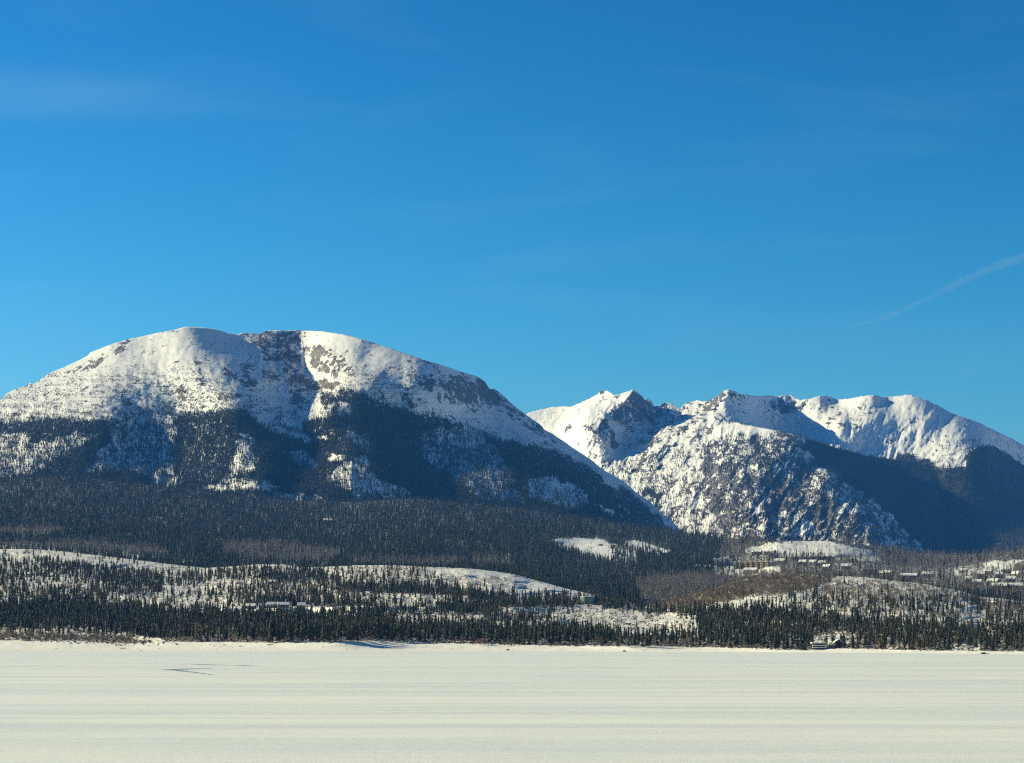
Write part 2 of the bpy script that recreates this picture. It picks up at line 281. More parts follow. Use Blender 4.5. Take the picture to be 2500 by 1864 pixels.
BANK = [(-900, 1562), (0, 1566), (150, 1566), (320, 1574), (430, 1569), (620, 1570), (760, 1569), (900, 1567), (1000, 1571), (1100, 1574), (1250, 1577), (1400, 1580), (1560, 1580), (1620, 1581), (1800, 1585), (1980, 1588), (2080, 1586), (2160, 1589), (2330, 1592), (2500, 1594), (3300, 1597)]

# --- Buffalo-shaped near mountain
fitB = tps_fit(DB)
def nB(X, Y):
    u = X*1.3; v = Y*1.3
    cirq = sst(0, 1, 1-np.hypot((X-690)/150, (Y-890)/110))
    spur = sst(0, 1, 1-np.hypot((X-1190)/130, (Y-960)/70))*.5+sst(0, 1, 1-np.hypot((X-60)/140, (Y-1000)/100))*.4
    low = sst(960, 1080, Y)
    gul = ridged(u/170+fbm(u/300, v/300, 2)*.6, v/520, 3, seed=4)*(16+34*low)
    edge = sst(0, 60, Y-pl(SKY_B, X))
    rough = ridged(u/70, v/90, 5, gain=.6, seed=9)*(9+58*cirq+34*spur+10*low)
    swell = fbm(u/120, v/60, 4, seed=2)*18
    drift = fbm(u/26+v/60, v/12, 3, seed=21)*4.5*(1-low)
    return (-(gul+rough)*(.35+.65*edge)+swell*edge+drift)
def rB(l):
    X, Y = l.X, l.Y
    m = paint(X, Y, .17, [
        (.80, [(560, 812), (735, 806), (745, 850), (720, 900), (770, 930), (835, 938), (790, 970), (700, 960), (640, 900), (600, 860)]),
        (.62, [(540, 880), (640, 890), (700, 910), (740, 960), (760, 1010), (640, 980), (600, 960), (550, 930)]),
        (.22, [(575, 880), (640, 870), (690, 880), (690, 905), (630, 895)]),
        (.14, [(630, 925), (690, 925), (720, 960), (690, 1000), (640, 990), (620, 960)]),
        (.10, [(480, 805), (600, 822), (640, 860), (600, 885), (540, 880), (510, 845)]),
        (.60, [(-200, 1020), (0, 975), (60, 940), (90, 935), (110, 950), (60, 970), (10, 1010)]),
        (.50, [(110, 935), (225, 872), (310, 832), (410, 808), (390, 822), (330, 842), (250, 880), (200, 905), (150, 915)]),
        (.50, [(740, 840), (800, 850), (850, 880), (880, 910), (850, 925), (760, 900)]),
        (.42, [(960, 870), (1080, 905), (1100, 935), (1050, 960), (960, 935), (930, 900)]),
        (.75, [(1160, 915), (1215, 945), (1240, 975), (1330, 1045), (1380, 1080), (1350, 1085), (1290, 1050), (1210, 1000), (1170, 950)]),
        (.48, [(1080, 905), (1170, 930), (1200, 1000), (1170, 1010), (1100, 970), (1060, 930)]),
        (.30, [(0, 960), (560, 920), (600, 1000), (300, 1020), (0, 1030)]),
        (.45, [(-100, 1050), (100, 1060), (120, 1100), (60, 1170), (-100, 1190)]),
    ], jit=14)
    m = blur(m, 4); sl = sst(.80, .55, l.nz)
    rock = np.clip(m*(.72+.45*sl)+.10*sl, 0, 1)
    l.forest = coverB(X, Y); floor = blur(sst(.3, .9, l.forest), 2)*.6
    return rock, floor, np.zeros_like(X)
def coverB(X, Y):
    tl = pl([(-900, 1060), (0, 1026), (120, 1022), (280, 1030), (430, 1012), (540, 998), (600, 1000), (640, 1045), (740, 1078), (790, 1070), (830, 945), (871, 950), (918, 975), (966, 996), (1029, 1013), (1092, 1020), (1155, 1045), (1218, 1071), (1282, 1085), (1350, 1094), (1400, 1120), (1460, 1150), (1560, 1215), (1664, 1296)], X)
    tl = tl+9*fbm(X/14, X*0, 4, seed=33)*1.6+10*fbm(X/60, X*0+4, 2, seed=3)
    c = sst(-5, 6, Y-tl)*1.0
    up = sst(95, 0, tl-Y)*.30*sst(-.1, .35, fbm(X/40, Y/14, 3, seed=5)+.1); c = np.maximum(c, up*(Y <= tl+4))
    c = paint(X, Y, c, [
        (.30, [(285, 1025), (330, 1000), (420, 985), (432, 1060), (425, 1185), (385, 1185), (335, 1150), (235, 1148), (212, 1155), (262, 1080)]),
        (.12, [(262, 1085), (275, 1085), (232, 1150), (205, 1160)]),
        (.22, [(380, 1165), (430, 1165), (430, 1192), (395, 1190)]),
        (.85, [(432, 1030), (560, 1035), (600, 1150), (560, 1185), (440, 1180)]),
        (.22, [(590, 1055), (612, 1060), (625, 1150), (560, 1165), (570, 1120)]),
        (.25, [(500, 1192), (560, 1170), (640, 1175), (700, 1195), (600, 1202), (520, 1202)]),
        (.30, [(-50, 1060), (60, 1060), (110, 1110), (40, 1170), (-50, 1190)]),
        (.35, [(60, 1090), (180, 1060), (240, 1060), (150, 1120), (60, 1165)]),
        (.16, [(780, 1050), (800, 1060), (795, 1080), (772, 1075)]),
        (.20, [(700, 1100), (745, 1105), (780, 1140), (760, 1145), (715, 1125)]),
        (.18, [(810, 1110), (850, 1112), (840, 1130), (805, 1128)]),
        (.9, [(748, 1028), (800, 1020), (815, 1060), (760, 1075), (740, 1060)]),
        (.9, [(780, 965), (815, 955), (820, 985), (790, 1000)]),
        (.14, [(790, 930), (822, 935), (815, 960), (790, 950)]), (.14, [(822, 985), (850, 985), (855, 1020), (825, 1015)]),
        (.28, [(845, 1035), (870, 1060), (910, 1090), (890, 1105), (850, 1070)]),
        (.25, [(790, 1165), (880, 1110), (900, 1120), (920, 1170), (1010, 1205), (980, 1225), (880, 1225), (830, 1190)]),
        (.45, [(1040, 1055), (1150, 1040), (1230, 1120), (1280, 1230), (1180, 1225), (1090, 1160), (1030, 1120)]),
        (.22, [(1290, 1170), (1345, 1165), (1420, 1190), (1440, 1230), (1380, 1245), (1290, 1215)]),
        (.10, [(1340, 1165), (1370, 1180), (1385, 1215), (1355, 1205)]),
        (.10, [(1465, 1232), (1500, 1250), (1492, 1262), (1465, 1250)]), (.10, [(1508, 1230), (1540, 1252), (1530, 1252)]),
        (.16, [(1462, 1150), (1500, 1175), (1512, 1200), (1480, 1180)]), (.22, [(1580, 1225), (1660, 1290), (1650, 1298), (1590, 1250)]),
        (.22, [(590, 1218), (700, 1208), (770, 1210), (800, 1225), (700, 1236), (600, 1235)]),
    ], jit=12, seed=2)
    return np.where(c < .8, c*(.45+1.1*sst(-.3, .4, fbm(X/26, Y/34, 4, seed=52))), c*(.88+.12*sst(-.4, .1, fbm(X/50, Y/20, 3, seed=53))))
M_B = terrain_mat('mountain_ground', nscale=.011, bump=5)
LB = make_layer('snowy_mountain', -900, 1800, SKY_B, [(-900, 1420), (0, 1400), (1500, 1400), (1800, 1420)], 236, lambda X, Y: tps_eval(fitB, X, Y), rB, M_B, noisefun=nB, skynoise=.8)

# --- far range
fitG = tps_fit(DG)
def nG(X, Y):
    u = X*2; v = Y*2
    rocky = np.clip(rockG(X, Y), 0, 1); edge = sst(0, 30, Y-pl(SKY_G, X))
    gul = ridged((u+v*.55)/190, (v-u*.3)/520, 3, seed=14)*(20+55*rocky)
    rough = ridged((u+v*.4)/80, (v-u*.25)/170, 5, gain=.62, seed=19)*(11+84*rocky)
    return -(gul+rough)*(.25+.75*edge)+fbm(u/160, v/110, 3, seed=7)*22*edge
def rockG(X, Y):
    return paint(X, Y, .17, [
        (.46, [(1440, 1170), (1480, 1130), (1560, 1110), (1640, 1050), (1700, 1000), (1760, 1010), (1800, 1080), (1900, 1080), (2050, 1400), (1500, 1400)]),
        (.62, [(1505, 985), (1536, 958), (1555, 950), (1600, 990), (1660, 992), (1640, 1030), (1600, 1060), (1570, 1080), (1500, 1095), (1455, 1070), (1430, 1045), (1470, 1010)]),
        (.6, [(1600, 985), (1640, 980), (1700, 975), (1735, 975), (1778, 950), (1800, 962), (1775, 980), (1740, 995), (1700, 1020), (1650, 1060), (1590, 1090), (1560, 1075), (1620, 1030)]),
        (.05, [(1490, 1030), (1530, 1040), (1545, 1090), (1505, 1088)]),
        (.65, [(1452, 965), (1468, 955), (1476, 958), (1462, 972)]),
        (.55, [(1545, 1110), (1620, 1080), (1700, 1030), (1720, 1060), (1650, 1110), (1600, 1150), (1540, 1150)]),
        (.05, [(1590, 1160), (1640, 1085), (1670, 1095), (1620, 1170)]),
        (.75, [(1880, 985), (1920, 965), (1960, 978), (1965, 1000), (1930, 1010), (1890, 1000)]),
        (.40, [(1975, 1000), (2000, 985), (2060, 1000), (2080, 1040), (2000, 1030)]), (.42, [(2085, 975), (2120, 975), (2110, 1000), (2080, 990)]), (.30, [(2090, 1000), (2150, 1010), (2120, 1050), (2060, 1050)]),
    ], jit=16, seed=5)
def coverG(X, Y):
    c = paint(X, Y, 0., [
        (.30, [(1440, 1175), (1480, 1150), (1560, 1120), (1650, 1100), (1760, 1100), (1830, 1080), (1900, 1090), (2050, 1400), (1500, 1400)]),
        (.60, [(1500, 1200), (1600, 1180), (1650, 1230), (1640, 1300), (1600, 1300)]),
        (.12, [(1650, 1160), (1700, 1100), (1730, 1110), (1690, 1180)]),
        (1., [(2190, 1112), (2215, 1105), (2240, 1120), (2330, 1130), (2360, 1110), (2400, 1085), (2430, 1092), (2470, 1115), (2520, 1150), (3300, 1400), (3300, 1500), (2200, 1500), (2180, 1130)]),
        (.30, [(2290, 1090), (2340, 1072), (2400, 1078), (2380, 1100), (2300, 1120)]),
        (.12, [(2262, 1120), (2290, 1110), (2350, 1120), (2355, 1140), (2290, 1142)]),
        (.86, [(2330, 1270), (2400, 1220), (2470, 1190), (2600, 1230), (2600, 1340), (2330, 1345)]),
    ], jit=10, seed=9)
    return np.where(c < .8, c*(.25+1.5*sst(-.3, .4, fbm((X+Y*.5)/24, (Y-X*.4)/60, 4, seed=54))), c*.93)
def rG(l):
    m = blur(rockG(l.X, l.Y), 3); sl = sst(.82, .55, l.nz); l.forest = coverG(l.X, l.Y)
    return np.clip(m*(.70+.45*sl)+.04*sl, 0, 1), blur(sst(.3, .9, l.forest), 2)*.8, np.zeros_like(l.X)
M_G = terrain_mat('range_ground', rockcol=((.06, .055, .055), (.19, .16, .145)), nscale=.009, bump=9)
LG = make_layer('far_mountain_range', 1150, 3300, SKY_G, [(1150, 1440), (3300, 1500)], 190, lambda X, Y: tps_eval(fitG, X, Y), rG, M_G, noisefun=nG, skynoise=3.2)

# --- rocky shoulder with the dark wooded side
fitK = tps_fit(DK)
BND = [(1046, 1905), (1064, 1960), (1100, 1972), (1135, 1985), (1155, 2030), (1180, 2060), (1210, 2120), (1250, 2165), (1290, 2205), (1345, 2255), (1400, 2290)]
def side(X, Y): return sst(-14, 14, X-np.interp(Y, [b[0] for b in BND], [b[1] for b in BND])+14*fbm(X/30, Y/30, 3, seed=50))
def nK(X, Y):
    u = X*1.7; v = Y*1.7; s = side(X, Y); edge = sst(0, 26, Y-pl(SKY_K, X))
    return -(ridged((u+v*.5)/130, (v-u*.3)/260, 4, seed=24)*(14+50*(1-s))+ridged((u+v*.5)/60, (v-u*.3)/150, 5, gain=.6, seed=29)*(4+62*(1-s)))*(.2+.8*edge)
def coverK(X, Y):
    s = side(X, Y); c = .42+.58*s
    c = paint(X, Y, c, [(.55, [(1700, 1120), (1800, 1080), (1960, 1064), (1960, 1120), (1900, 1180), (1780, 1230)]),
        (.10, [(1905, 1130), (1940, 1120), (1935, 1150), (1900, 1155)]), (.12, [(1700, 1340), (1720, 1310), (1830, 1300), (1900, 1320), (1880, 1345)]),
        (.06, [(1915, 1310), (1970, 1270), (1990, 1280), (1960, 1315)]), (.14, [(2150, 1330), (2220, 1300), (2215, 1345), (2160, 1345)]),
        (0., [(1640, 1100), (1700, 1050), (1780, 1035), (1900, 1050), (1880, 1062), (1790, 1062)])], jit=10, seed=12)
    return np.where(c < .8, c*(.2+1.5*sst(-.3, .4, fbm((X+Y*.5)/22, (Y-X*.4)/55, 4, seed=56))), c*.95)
def rK(l):
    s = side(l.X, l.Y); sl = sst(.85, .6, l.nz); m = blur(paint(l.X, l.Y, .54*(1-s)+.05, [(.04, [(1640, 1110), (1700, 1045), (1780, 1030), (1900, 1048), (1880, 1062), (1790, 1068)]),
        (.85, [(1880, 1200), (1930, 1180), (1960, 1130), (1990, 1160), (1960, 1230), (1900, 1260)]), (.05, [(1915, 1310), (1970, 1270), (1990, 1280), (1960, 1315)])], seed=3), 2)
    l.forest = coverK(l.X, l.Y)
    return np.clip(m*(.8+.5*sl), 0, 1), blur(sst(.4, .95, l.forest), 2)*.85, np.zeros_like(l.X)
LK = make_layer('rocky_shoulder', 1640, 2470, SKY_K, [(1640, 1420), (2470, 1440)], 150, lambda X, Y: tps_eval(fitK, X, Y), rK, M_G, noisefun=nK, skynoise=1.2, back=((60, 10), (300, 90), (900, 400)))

# --- wooded foothills
def dF(X, Y):
    top = pl(SKY_F, X); t = np.clip((1470-Y)/(1470-top), 0, 1.2)
    tb = pl([(-900, 6100), (900, 6100), (1400, 5900), (1664, 5600), (1900, 4700), (2200, 4900), (2500, 4900), (3300, 5000)], X)
    return 2950+(tb-2950)*(t**1.35)
def nF(X, Y): return fbm(X/220, Y/45, 4, seed=61)*170*sst(1460, 1420, Y)-ridged(X/330, Y/90, 3, seed=66)*60
TOWN = [(1740, 1360), (1860, 1355), (1960, 1366), (2060, 1372), (2140, 1376), (2300, 1390), (2400, 1372), (2560, 1362), (2560, 1460), (2380, 1445), (2250, 1428), (2100, 1412), (1960, 1402), (1860, 1402), (1800, 1398), (1740, 1385)]
def coverF(X, Y):
    return paint(X, Y, 1., [
        (.04, [(1345, 1322), (1400, 1317), (1455, 1317), (1490, 1326), (1528, 1348), (1500, 1372), (1440, 1360), (1380, 1342)]),
        (.55, [(1480, 1325), (1560, 1340), (1560, 1370), (1500, 1372)]),
        (.18, [(1522, 1318), (1570, 1325), (1630, 1345), (1628, 1356), (1570, 1345), (1528, 1334)]),
        (.14, [(1820, 1345), (1860, 1330), (1950, 1321), (2030, 1323), (2075, 1335), (2090, 1365), (1990, 1362), (1900, 1358), (1830, 1356)]),
        (.36, [(2075, 1335), (2130, 1345), (2150, 1370), (2090, 1366)]),
    (.66, TOWN), (.12, [(1785, 1386), (1900, 1386), (1905, 1404), (1785, 1406)]), (.4, [(1740, 1380), (1790, 1382), (1790, 1400), (1740, 1400)]),
        (.10, [(2320, 1395), (2400, 1392), (2400, 1402), (2330, 1404)]), (.22, [(2400, 1375), (2560, 1360), (2560, 1392), (2420, 1398)]),
        (.0, [(790, 1269), (812, 1270), (812, 1274), (788, 1274)]),
        (.5, [(0, 1335), (300, 1352), (520, 1375), (800, 1375), (800, 1390), (0, 1350)]),
    ], jit=7, seed=15)
def greyF(X, Y):
    """share of leafless grey trees"""
    g = .30+.25*fbm(X/60, Y/16, 3, seed=71)
    return paint(X, Y, np.clip(g, .08, .6), [
        (.95, [(-50, 1290), (140, 1288), (160, 1310), (-50, 1312)]), (.9, [(-50, 1328), (250, 1325), (400, 1345), (420, 1362), (120, 1345), (-50, 1342)]),
        (.75, [(500, 1275), (560, 1275), (540, 1292), (470, 1292)]), (.9, [(540, 1325), (720, 1330), (840, 1350), (800, 1378), (620, 1375), (540, 1360)]),
        (.9, [(860, 1365), (1150, 1370), (1100, 1390), (860, 1386)]), (.8, [(1090, 1325), (1150, 1325), (1130, 1345), (1080, 1340)]), (.85, [(1150, 1360), (1290, 1360), (1300, 1400), (1150, 1385)]),
        (.6, [(1250, 1360), (1600, 1370), (1600, 1430), (1250, 1400)]), (1., [(1545, 1430), (1580, 1415), (1760, 1402), (1960, 1398), (2000, 1405), (1900, 1440), (1700, 1480), (1560, 1470)]),
        (.9, [(1760, 1300), (1900, 1300), (2120, 1320), (2500, 1340), (2560, 1340), (2560, 1470), (2000, 1440), (1760, 1365)]),
    ], jit=9, seed=18)
def rF(l):
    l.forest = coverF(l.X, l.Y); g = greyF(l.X, l.Y)
    return np.zeros_like(l.X)+.03, blur(sst(.25, .8, l.forest), 1)*.66, blur(sst(.7, 1, g)*l.forest, 2)*.35
M_F = terrain_mat('foothill_ground', floor=(.075, .068, .06), nscale=.03, bump=1.0)
LF = make_layer('wooded_foothills', -1700, 4200, SKY_F, [(-900, 1500), (3300, 1530)], 120, dF, rF, M_F, step=4, noisefun=nF, skynoise=1.5, back=((80, 4), (300, 30), (700, 120)))

# --- near hills, running down to the shore
def dIce(X): return CAMZ*F/(pl(ICE, X)-HY)
def dH(X, Y):
    ti = pl(SKY_H, X); yb = pl(BANK, X); d0 = dIce(X)+6; d1 = d0+np.interp(X, ICE_X, BDEP)
    ri = pl([(-900, 3300), (500, 3100), (1000, 2900), (1300, 2900), (1500, 2700), (1600, 2600), (1900, 2700), (2500, 2650), (3300, 2700)], X)
    ys = pl(ICE, X)+2; a = np.clip((ys-Y)/(ys-yb), 0, 1); lowd = d0+(d1-d0)*a
    t = np.clip((yb-Y)/(yb-ti), 0, 1.1)
    return np.where(Y > yb, lowd, d1+(ri-d1)*t**1.25)
def nH(X, Y):
    k = sst(1566, 1500, Y)*sst(0, 14, Y-pl(SKY_H, X)+4)
    return fbm(X/150, Y/22, 4, seed=81)*60*k-ridged(X/60, Y/28, 3, seed=83)*10*k
def zH(X, Y): 
    yb = pl(BANK, X); b = sst(0, 8, yb-Y); top = sst(2, 16, Y-pl(SKY_H, X))
    return fbm(X/42, Y/9, 4, seed=91)*1.5*b*top+fbm(X/55, Y/9, 3, seed=95)*.45*sst(0, 6, pl(ICE, X)-Y)*sst(-14, 2, Y-yb)
def coverH(X, Y):
    """conifer cover"""
    return paint(X, Y, .22, [
        (.10, [(-50, 1342), (120, 1346), (360, 1370), (560, 1386), (700, 1380), (560, 1398), (400, 1400), (250, 1380), (-50, 1365)]),
        (.40, [(-50, 1362), (130, 1370), (230, 1385), (300, 1420), (380, 1460), (200, 1475), (-50, 1470)]),
        (.75, [(95, 1372), (180, 1378), (260, 1390), (400, 1408), (395, 1450), (330, 1440), (220, 1415), (100, 1395)]),
        (.15, [(60, 1420), (240, 1432), (260, 1445), (60, 1440)]),
        (.72, [(400, 1425), (480, 1405), (600, 1388), (780, 1392), (830, 1425), (700, 1432), (600, 1415), (500, 1422), (410, 1440)]),
        (.85, [(600, 1400), (760, 1402), (830, 1430), (760, 1436), (640, 1420)]),
        (.10, [(400, 1436), (480, 1430), (560, 1418), (600, 1440), (520, 1445), (400, 1455)]), (.10, [(250, 1458), (480, 1462), (560, 1480), (470, 1482), (300, 1470)]),
        (.28, [(560, 1428), (860, 1425), (880, 1465), (560, 1468)]), (.12, [(830, 1385), (1060, 1390), (1080, 1430), (850, 1425)]),
        (.95, [(820, 1428), (950, 1432), (1120, 1440), (1260, 1462), (1230, 1472), (1080, 1452), (850, 1446)]),
        (.02, [(1040, 1388), (1180, 1390), (1300, 1420), (1460, 1455), (1330, 1450), (1180, 1450), (1090, 1430)]),
        (.92, [(600, 1468), (880, 1466), (1000, 1480), (860, 1486), (600, 1484)]), (.10, [(920, 1462), (1060, 1460), (1130, 1478), (1010, 1482), (920, 1478)]),
        (0., [(520, 1484), (1130, 1480), (1130, 1491), (520, 1496)]),
        (.95, [(1060, 1478), (1300, 1468), (1520, 1458), (1620, 1470), (1760, 1490), (1880, 1480), (1900, 1500), (1700, 1502), (1500, 1488), (1330, 1480), (1180, 1500), (960, 1500)]),
        (.85, [(820, 1492), (1060, 1492), (1200, 1500), (1180, 1512), (900, 1512)]), (.08, [(880, 1512), (1050, 1500), (1180, 1505), (1180, 1514), (960, 1518)]),
        (.02, [(1212, 1488), (1260, 1482), (1340, 1492), (1330, 1505), (1240, 1502)]), (.80, [(1180, 1505), (1340, 1508), (1360, 1520), (1200, 1522)]),
        (.04, [(1330, 1512), (1430, 1494), (1520, 1500), (1640, 1508), (1720, 1522), (1640, 1545), (1500, 1540), (1400, 1525)]),
        (.05, [(1720, 1525), (1780, 1528), (1760, 1545), (1710, 1542)]), (.05, [(1500, 1545), (1600, 1540), (1580, 1555), (1500, 1556)]),
        (1., [(-50, 1482), (130, 1472), (250, 1478), (420, 1490), (620, 1500), (900, 1502), (1000, 1525), (1400, 1532), (1540, 1552), (1800, 1552), (1900, 1535), (2000, 1520), (2560, 1535), (2560, 1600), (400, 1585), (200, 1530), (-50, 1540)]),
        (.22, [(-50, 1540), (200, 1532), (330, 1548), (400, 1565), (400, 1580), (-50, 1580)]),
        (.08, [(1640, 1440), (1860, 1405), (2000, 1408), (1980, 1430), (1860, 1440), (1760, 1465), (1620, 1478)]),
        (.24, [(1860, 1440), (2060, 1440), (2050, 1480), (1880, 1500), (1780, 1490)]), (.07, [(2000, 1407), (2260, 1428), (2400, 1462), (2300, 1462), (2150, 1470), (2080, 1490), (1990, 1440)]),
        (.26, [(2120, 1470), (2300, 1462), (2440, 1475), (2560, 1480), (2560, 1530), (2080, 1525), (2060, 1500)]), (0, [(2395, 1459), (2560, 1466), (2560, 1478), (2420, 1472)]),
        (.12, [(2360, 1500), (2420, 1500), (2400, 1540), (2360, 1545)]),
        (.90, [(1700, 1500), (1860, 1490), (2060, 1515), (2300, 1530), (2560, 1545), (2560, 1570), (1700, 1570)]),
        (.03, [(1990, 1560), (2010, 1550), (2050, 1546), (2090, 1552), (2110, 1562), (2080, 1572), (1990, 1572)]), (.05, [(1880, 1518), (1920, 1518), (1920, 1526), (1880, 1526)]),
        (.2, [(2165, 1570), (2215, 1572), (2215, 1584), (2165, 1584)]), (.15, [(2330, 1575), (2400, 1575), (2400, 1590), (2330, 1590)]), (.06, [(1405, 1478), (1470, 1478), (1466, 1500), (1410, 1500)]), (.05, [(1560, 1482), (1640, 1445), (1860, 1400), (2000, 1405), (1990, 1436), (1900, 1466), (1800, 1484), (1640, 1492)]),
    ], jit=6, seed=31)
def scrubH(X, Y):
    return paint(X, Y, .30, [
        (.10, [(1040, 1388), (1250, 1402), (1460, 1455), (1330, 1450), (1180, 1450), (1090, 1430)]), (.42, [(1080, 1400), (1250, 1412), (1300, 1440), (1180, 1435), (1060, 1420)]),
        (.42, [(560, 1428), (860, 1425), (880, 1465), (560, 1468)]), (.40, [(830, 1385), (1060, 1390), (1080, 1430), (850, 1425)]),
        (.85, [(1560, 1478), (1640, 1450), (1760, 1428), (1900, 1400), (1930, 1412), (1880, 1435), (1800, 1465), (1640, 1492)]), (.8, [(1860, 1402), (2040, 1406), (1990, 1440), (1900, 1450), (1850, 1440)]),
        (.45, [(1990, 1425), (2300, 1440), (2400, 1470), (2200, 1470), (2060, 1500), (1980, 1460)]), (.55, [(2380, 1470), (2560, 1475), (2560, 1530), (2420, 1510)]),
        (.62, [(-50, 1548), (200, 1552), (330, 1560), (400, 1572), (330, 1575), (-50, 1566)]),
        (.18, [(520, 1484), (1130, 1480), (1130, 1491), (520, 1496)]), (.36, [(1400, 1500), (1560, 1510), (1640, 1530), (1500, 1535)]),
    ], jit=8, seed=35)
def thickH(X, Y):
    """leafless thickets"""
    return paint(X, Y, .04, [
        (1., [(1600, 1484), (1555, 1474), (1620, 1452), (1760, 1426), (1860, 1400), (1960, 1398), (1940, 1420), (1860, 1442), (1770, 1468), (1680, 1486)]), (.95, [(1850, 1402), (2040, 1403), (2030, 1430), (1900, 1456), (1790, 1462)]),
        (.36, [(2000, 1415), (2300, 1440), (2400, 1470), (2150, 1470), (2000, 1460)]), (.35, [(2380, 1470), (2560, 1475), (2560, 1520), (2420, 1510)]),
        (.22, [(820, 1382), (1060, 1388), (1060, 1415), (850, 1420)]), (.25, [(560, 1430), (860, 1425), (880, 1465), (560, 1468)]), (.22, [(60, 1425), (400, 1440), (400, 1470), (60, 1460)]),
        (.6, [(-50, 1552), (120, 1552), (330, 1566), (330, 1574), (-50, 1566)]), (0, [(1040, 1388), (1250, 1402), (1460, 1455), (1330, 1450), (1180, 1450), (1090, 1430)]),
    ], jit=6, seed=38)
def rH(l):
    l.forest = coverH(l.X, l.Y); yb = pl(BANK, l.X); land = sst(-1, 4, yb-l.Y)
    return np.zeros_like(l.X)+.02, blur(sst(.5, 1., l.forest), 1)*.62*land, blur(scrubH(l.X, l.Y), 2)*land
M_H = terrain_mat('hill_ground', floor=(.06, .05, .04), nscale=.09, bump=.5, snow=(.88, .87, .80))
LH = make_layer('near_hills', -1700, 4200, SKY_H, [(x, y+2) for x, y in ICE], 150, dH, rH, M_H, step=3, noisefun=nH, zfun=zH, back=((40, 2), (200, 25), (500, 60)), power=.9)

# ------------------------------------------------------------------ frozen lake
def lake_z(X, Y):
    z = .10*fbm(X/34, Y/22, 4, seed=101)+.035*fbm(X/9+Y/25, Y/4, 3, seed=102)+.05*ridged(X/70, Y/28+X/160, 2, seed=104); return z*sst(40, 130, np.hypot(X, Y))
def lake_mesh():
    ys = np.unique(np.r_[np.arange(-600, 90, 30), np.geomspace(90, 2400, 520)]); xs = np.unique(np.r_[np.linspace(-4000, -460, 60), np.linspace(-460, 460, 420), np.linspace(460, 4000, 60)])
    X, Y = np.meshgrid(xs, ys)
    z = lake_z(X, Y)
    idx = np.arange(X.size).reshape(X.shape); Fc = np.stack([idx[:-1, :-1], idx[:-1, 1:], idx[1:, 1:], idx[1:, :-1]], -1).reshape(-1, 4)
    return mesh_from('frozen_lake', np.stack([X, Y, z], -1).reshape(-1, 3), Fc, None, True)
def lake_mat():
    m = mat('lake_snow', (.8, .8, .78), .6, .25); nt = m.node_tree; nd = nt.nodes; lk = nt.links; b = nd['Principled BSDF']; geo = nd.new('ShaderNodeNewGeometry')
    def noise(s, det, rough=.55, dist=0):
        mp = nd.new('ShaderNodeMapping'); mp.inputs['Scale'].default_value = s; n = nd.new('ShaderNodeTexNoise'); n.inputs['Scale'].default_value = 1; n.inputs['Detail'].default_value = det
        n.inputs['Roughness'].default_value = rough; n.inputs['Distortion'].default_value = dist; lk.new(geo.outputs['Position'], mp.inputs[0]); lk.new(mp.outputs[0], n.inputs['Vector']); return n.outputs[0]
    def ramp(v, a, c, lo=0, hi=1):
        r = nd.new('ShaderNodeMapRange'); r.interpolation_type = 'SMOOTHSTEP'; r.inputs[1].default_value = a; r.inputs[2].default_value = c; r.inputs[3].default_value = lo; r.inputs[4].default_value = hi; lk.new(v, r.inputs[0]); return r.outputs[0]
    def mixc(f, a, c):
        x = nd.new('ShaderNodeMix'); x.data_type = 'RGBA'; lk.new(f, x.inputs[0])
        for i, v in ((6, a), (7, c)):
            if isinstance(v, tuple): x.inputs[i].default_value = (*v, 1)
            else: lk.new(v, x.inputs[i])
        return x.outputs[2]
    big = ramp(noise((.006, .022, 1), 4, .55, .4), .40, .58); med = ramp(noise((.008, .11, 1), 5, .6), .38, .60); fine = noise((.5, 1.6, 1), 5, .7)
    c = mixc(big, (.95, .955, .85), (.79, .83, .80)); c2 = mixc(ramp(noise((.004, .09, 1), 6, .62), .46, .58, 0, .8), c, (.75, .79, .78)); c2 = mixc(ramp(noise((.012, .05, 1), 5, .6), .50, .60, 0, .6), c2, (.95, .95, .84)); c3 = mixc(ramp(fine, .35, .75, 0, .35), c2, (.70, .73, .73)); lk.new(c3, b.inputs['Base Color'])
    gr = noise((2.2, 5.5, 1), 5, .75); c4 = mixc(ramp(gr, .40, .75, 0, .45), c3, (.62, .66, .68)); lk.new(c4, b.inputs['Base Color'])
    mul = nd.new('ShaderNodeMath'); mul.operation = 'MULTIPLY'; fg = nd.new('ShaderNodeMath'); fg.operation = 'MULTIPLY_ADD'; fg.inputs[1].default_value = .35; lk.new(gr, fg.inputs[0]); lk.new(fine, fg.inputs[2]); lk.new(fg.outputs[0], mul.inputs[0]); lk.new(ramp(big, 0, 1, .25, 1), mul.inputs[1])
    bp = nd.new('ShaderNodeBump'); bp.inputs['Distance'].default_value = .12; bp.inputs['Strength'].default_value = .8; lk.new(mul.outputs[0], bp.inputs['Height']); lk.new(bp.outputs[0], b.inputs['Normal'])
    return m
me = lake_mesh(); me.materials.append(lake_mat()); link('frozen_lake', me, kind='structure', label='wind-packed snow over the frozen lake in front')
gm = mat('snowy_ground', (.8, .81, .82), .8, .1)
g = MB(); g.add([(-22000, -6000, -3), (22000, -6000, -3), (22000, 26000, -3), (-22000, 26000, -3)], [(0, 1, 2, 3)])
link('ground', g.mesh('ground', vary(gm, (.78, .79, .8), (.84, .85, .86), .01)), kind='structure')

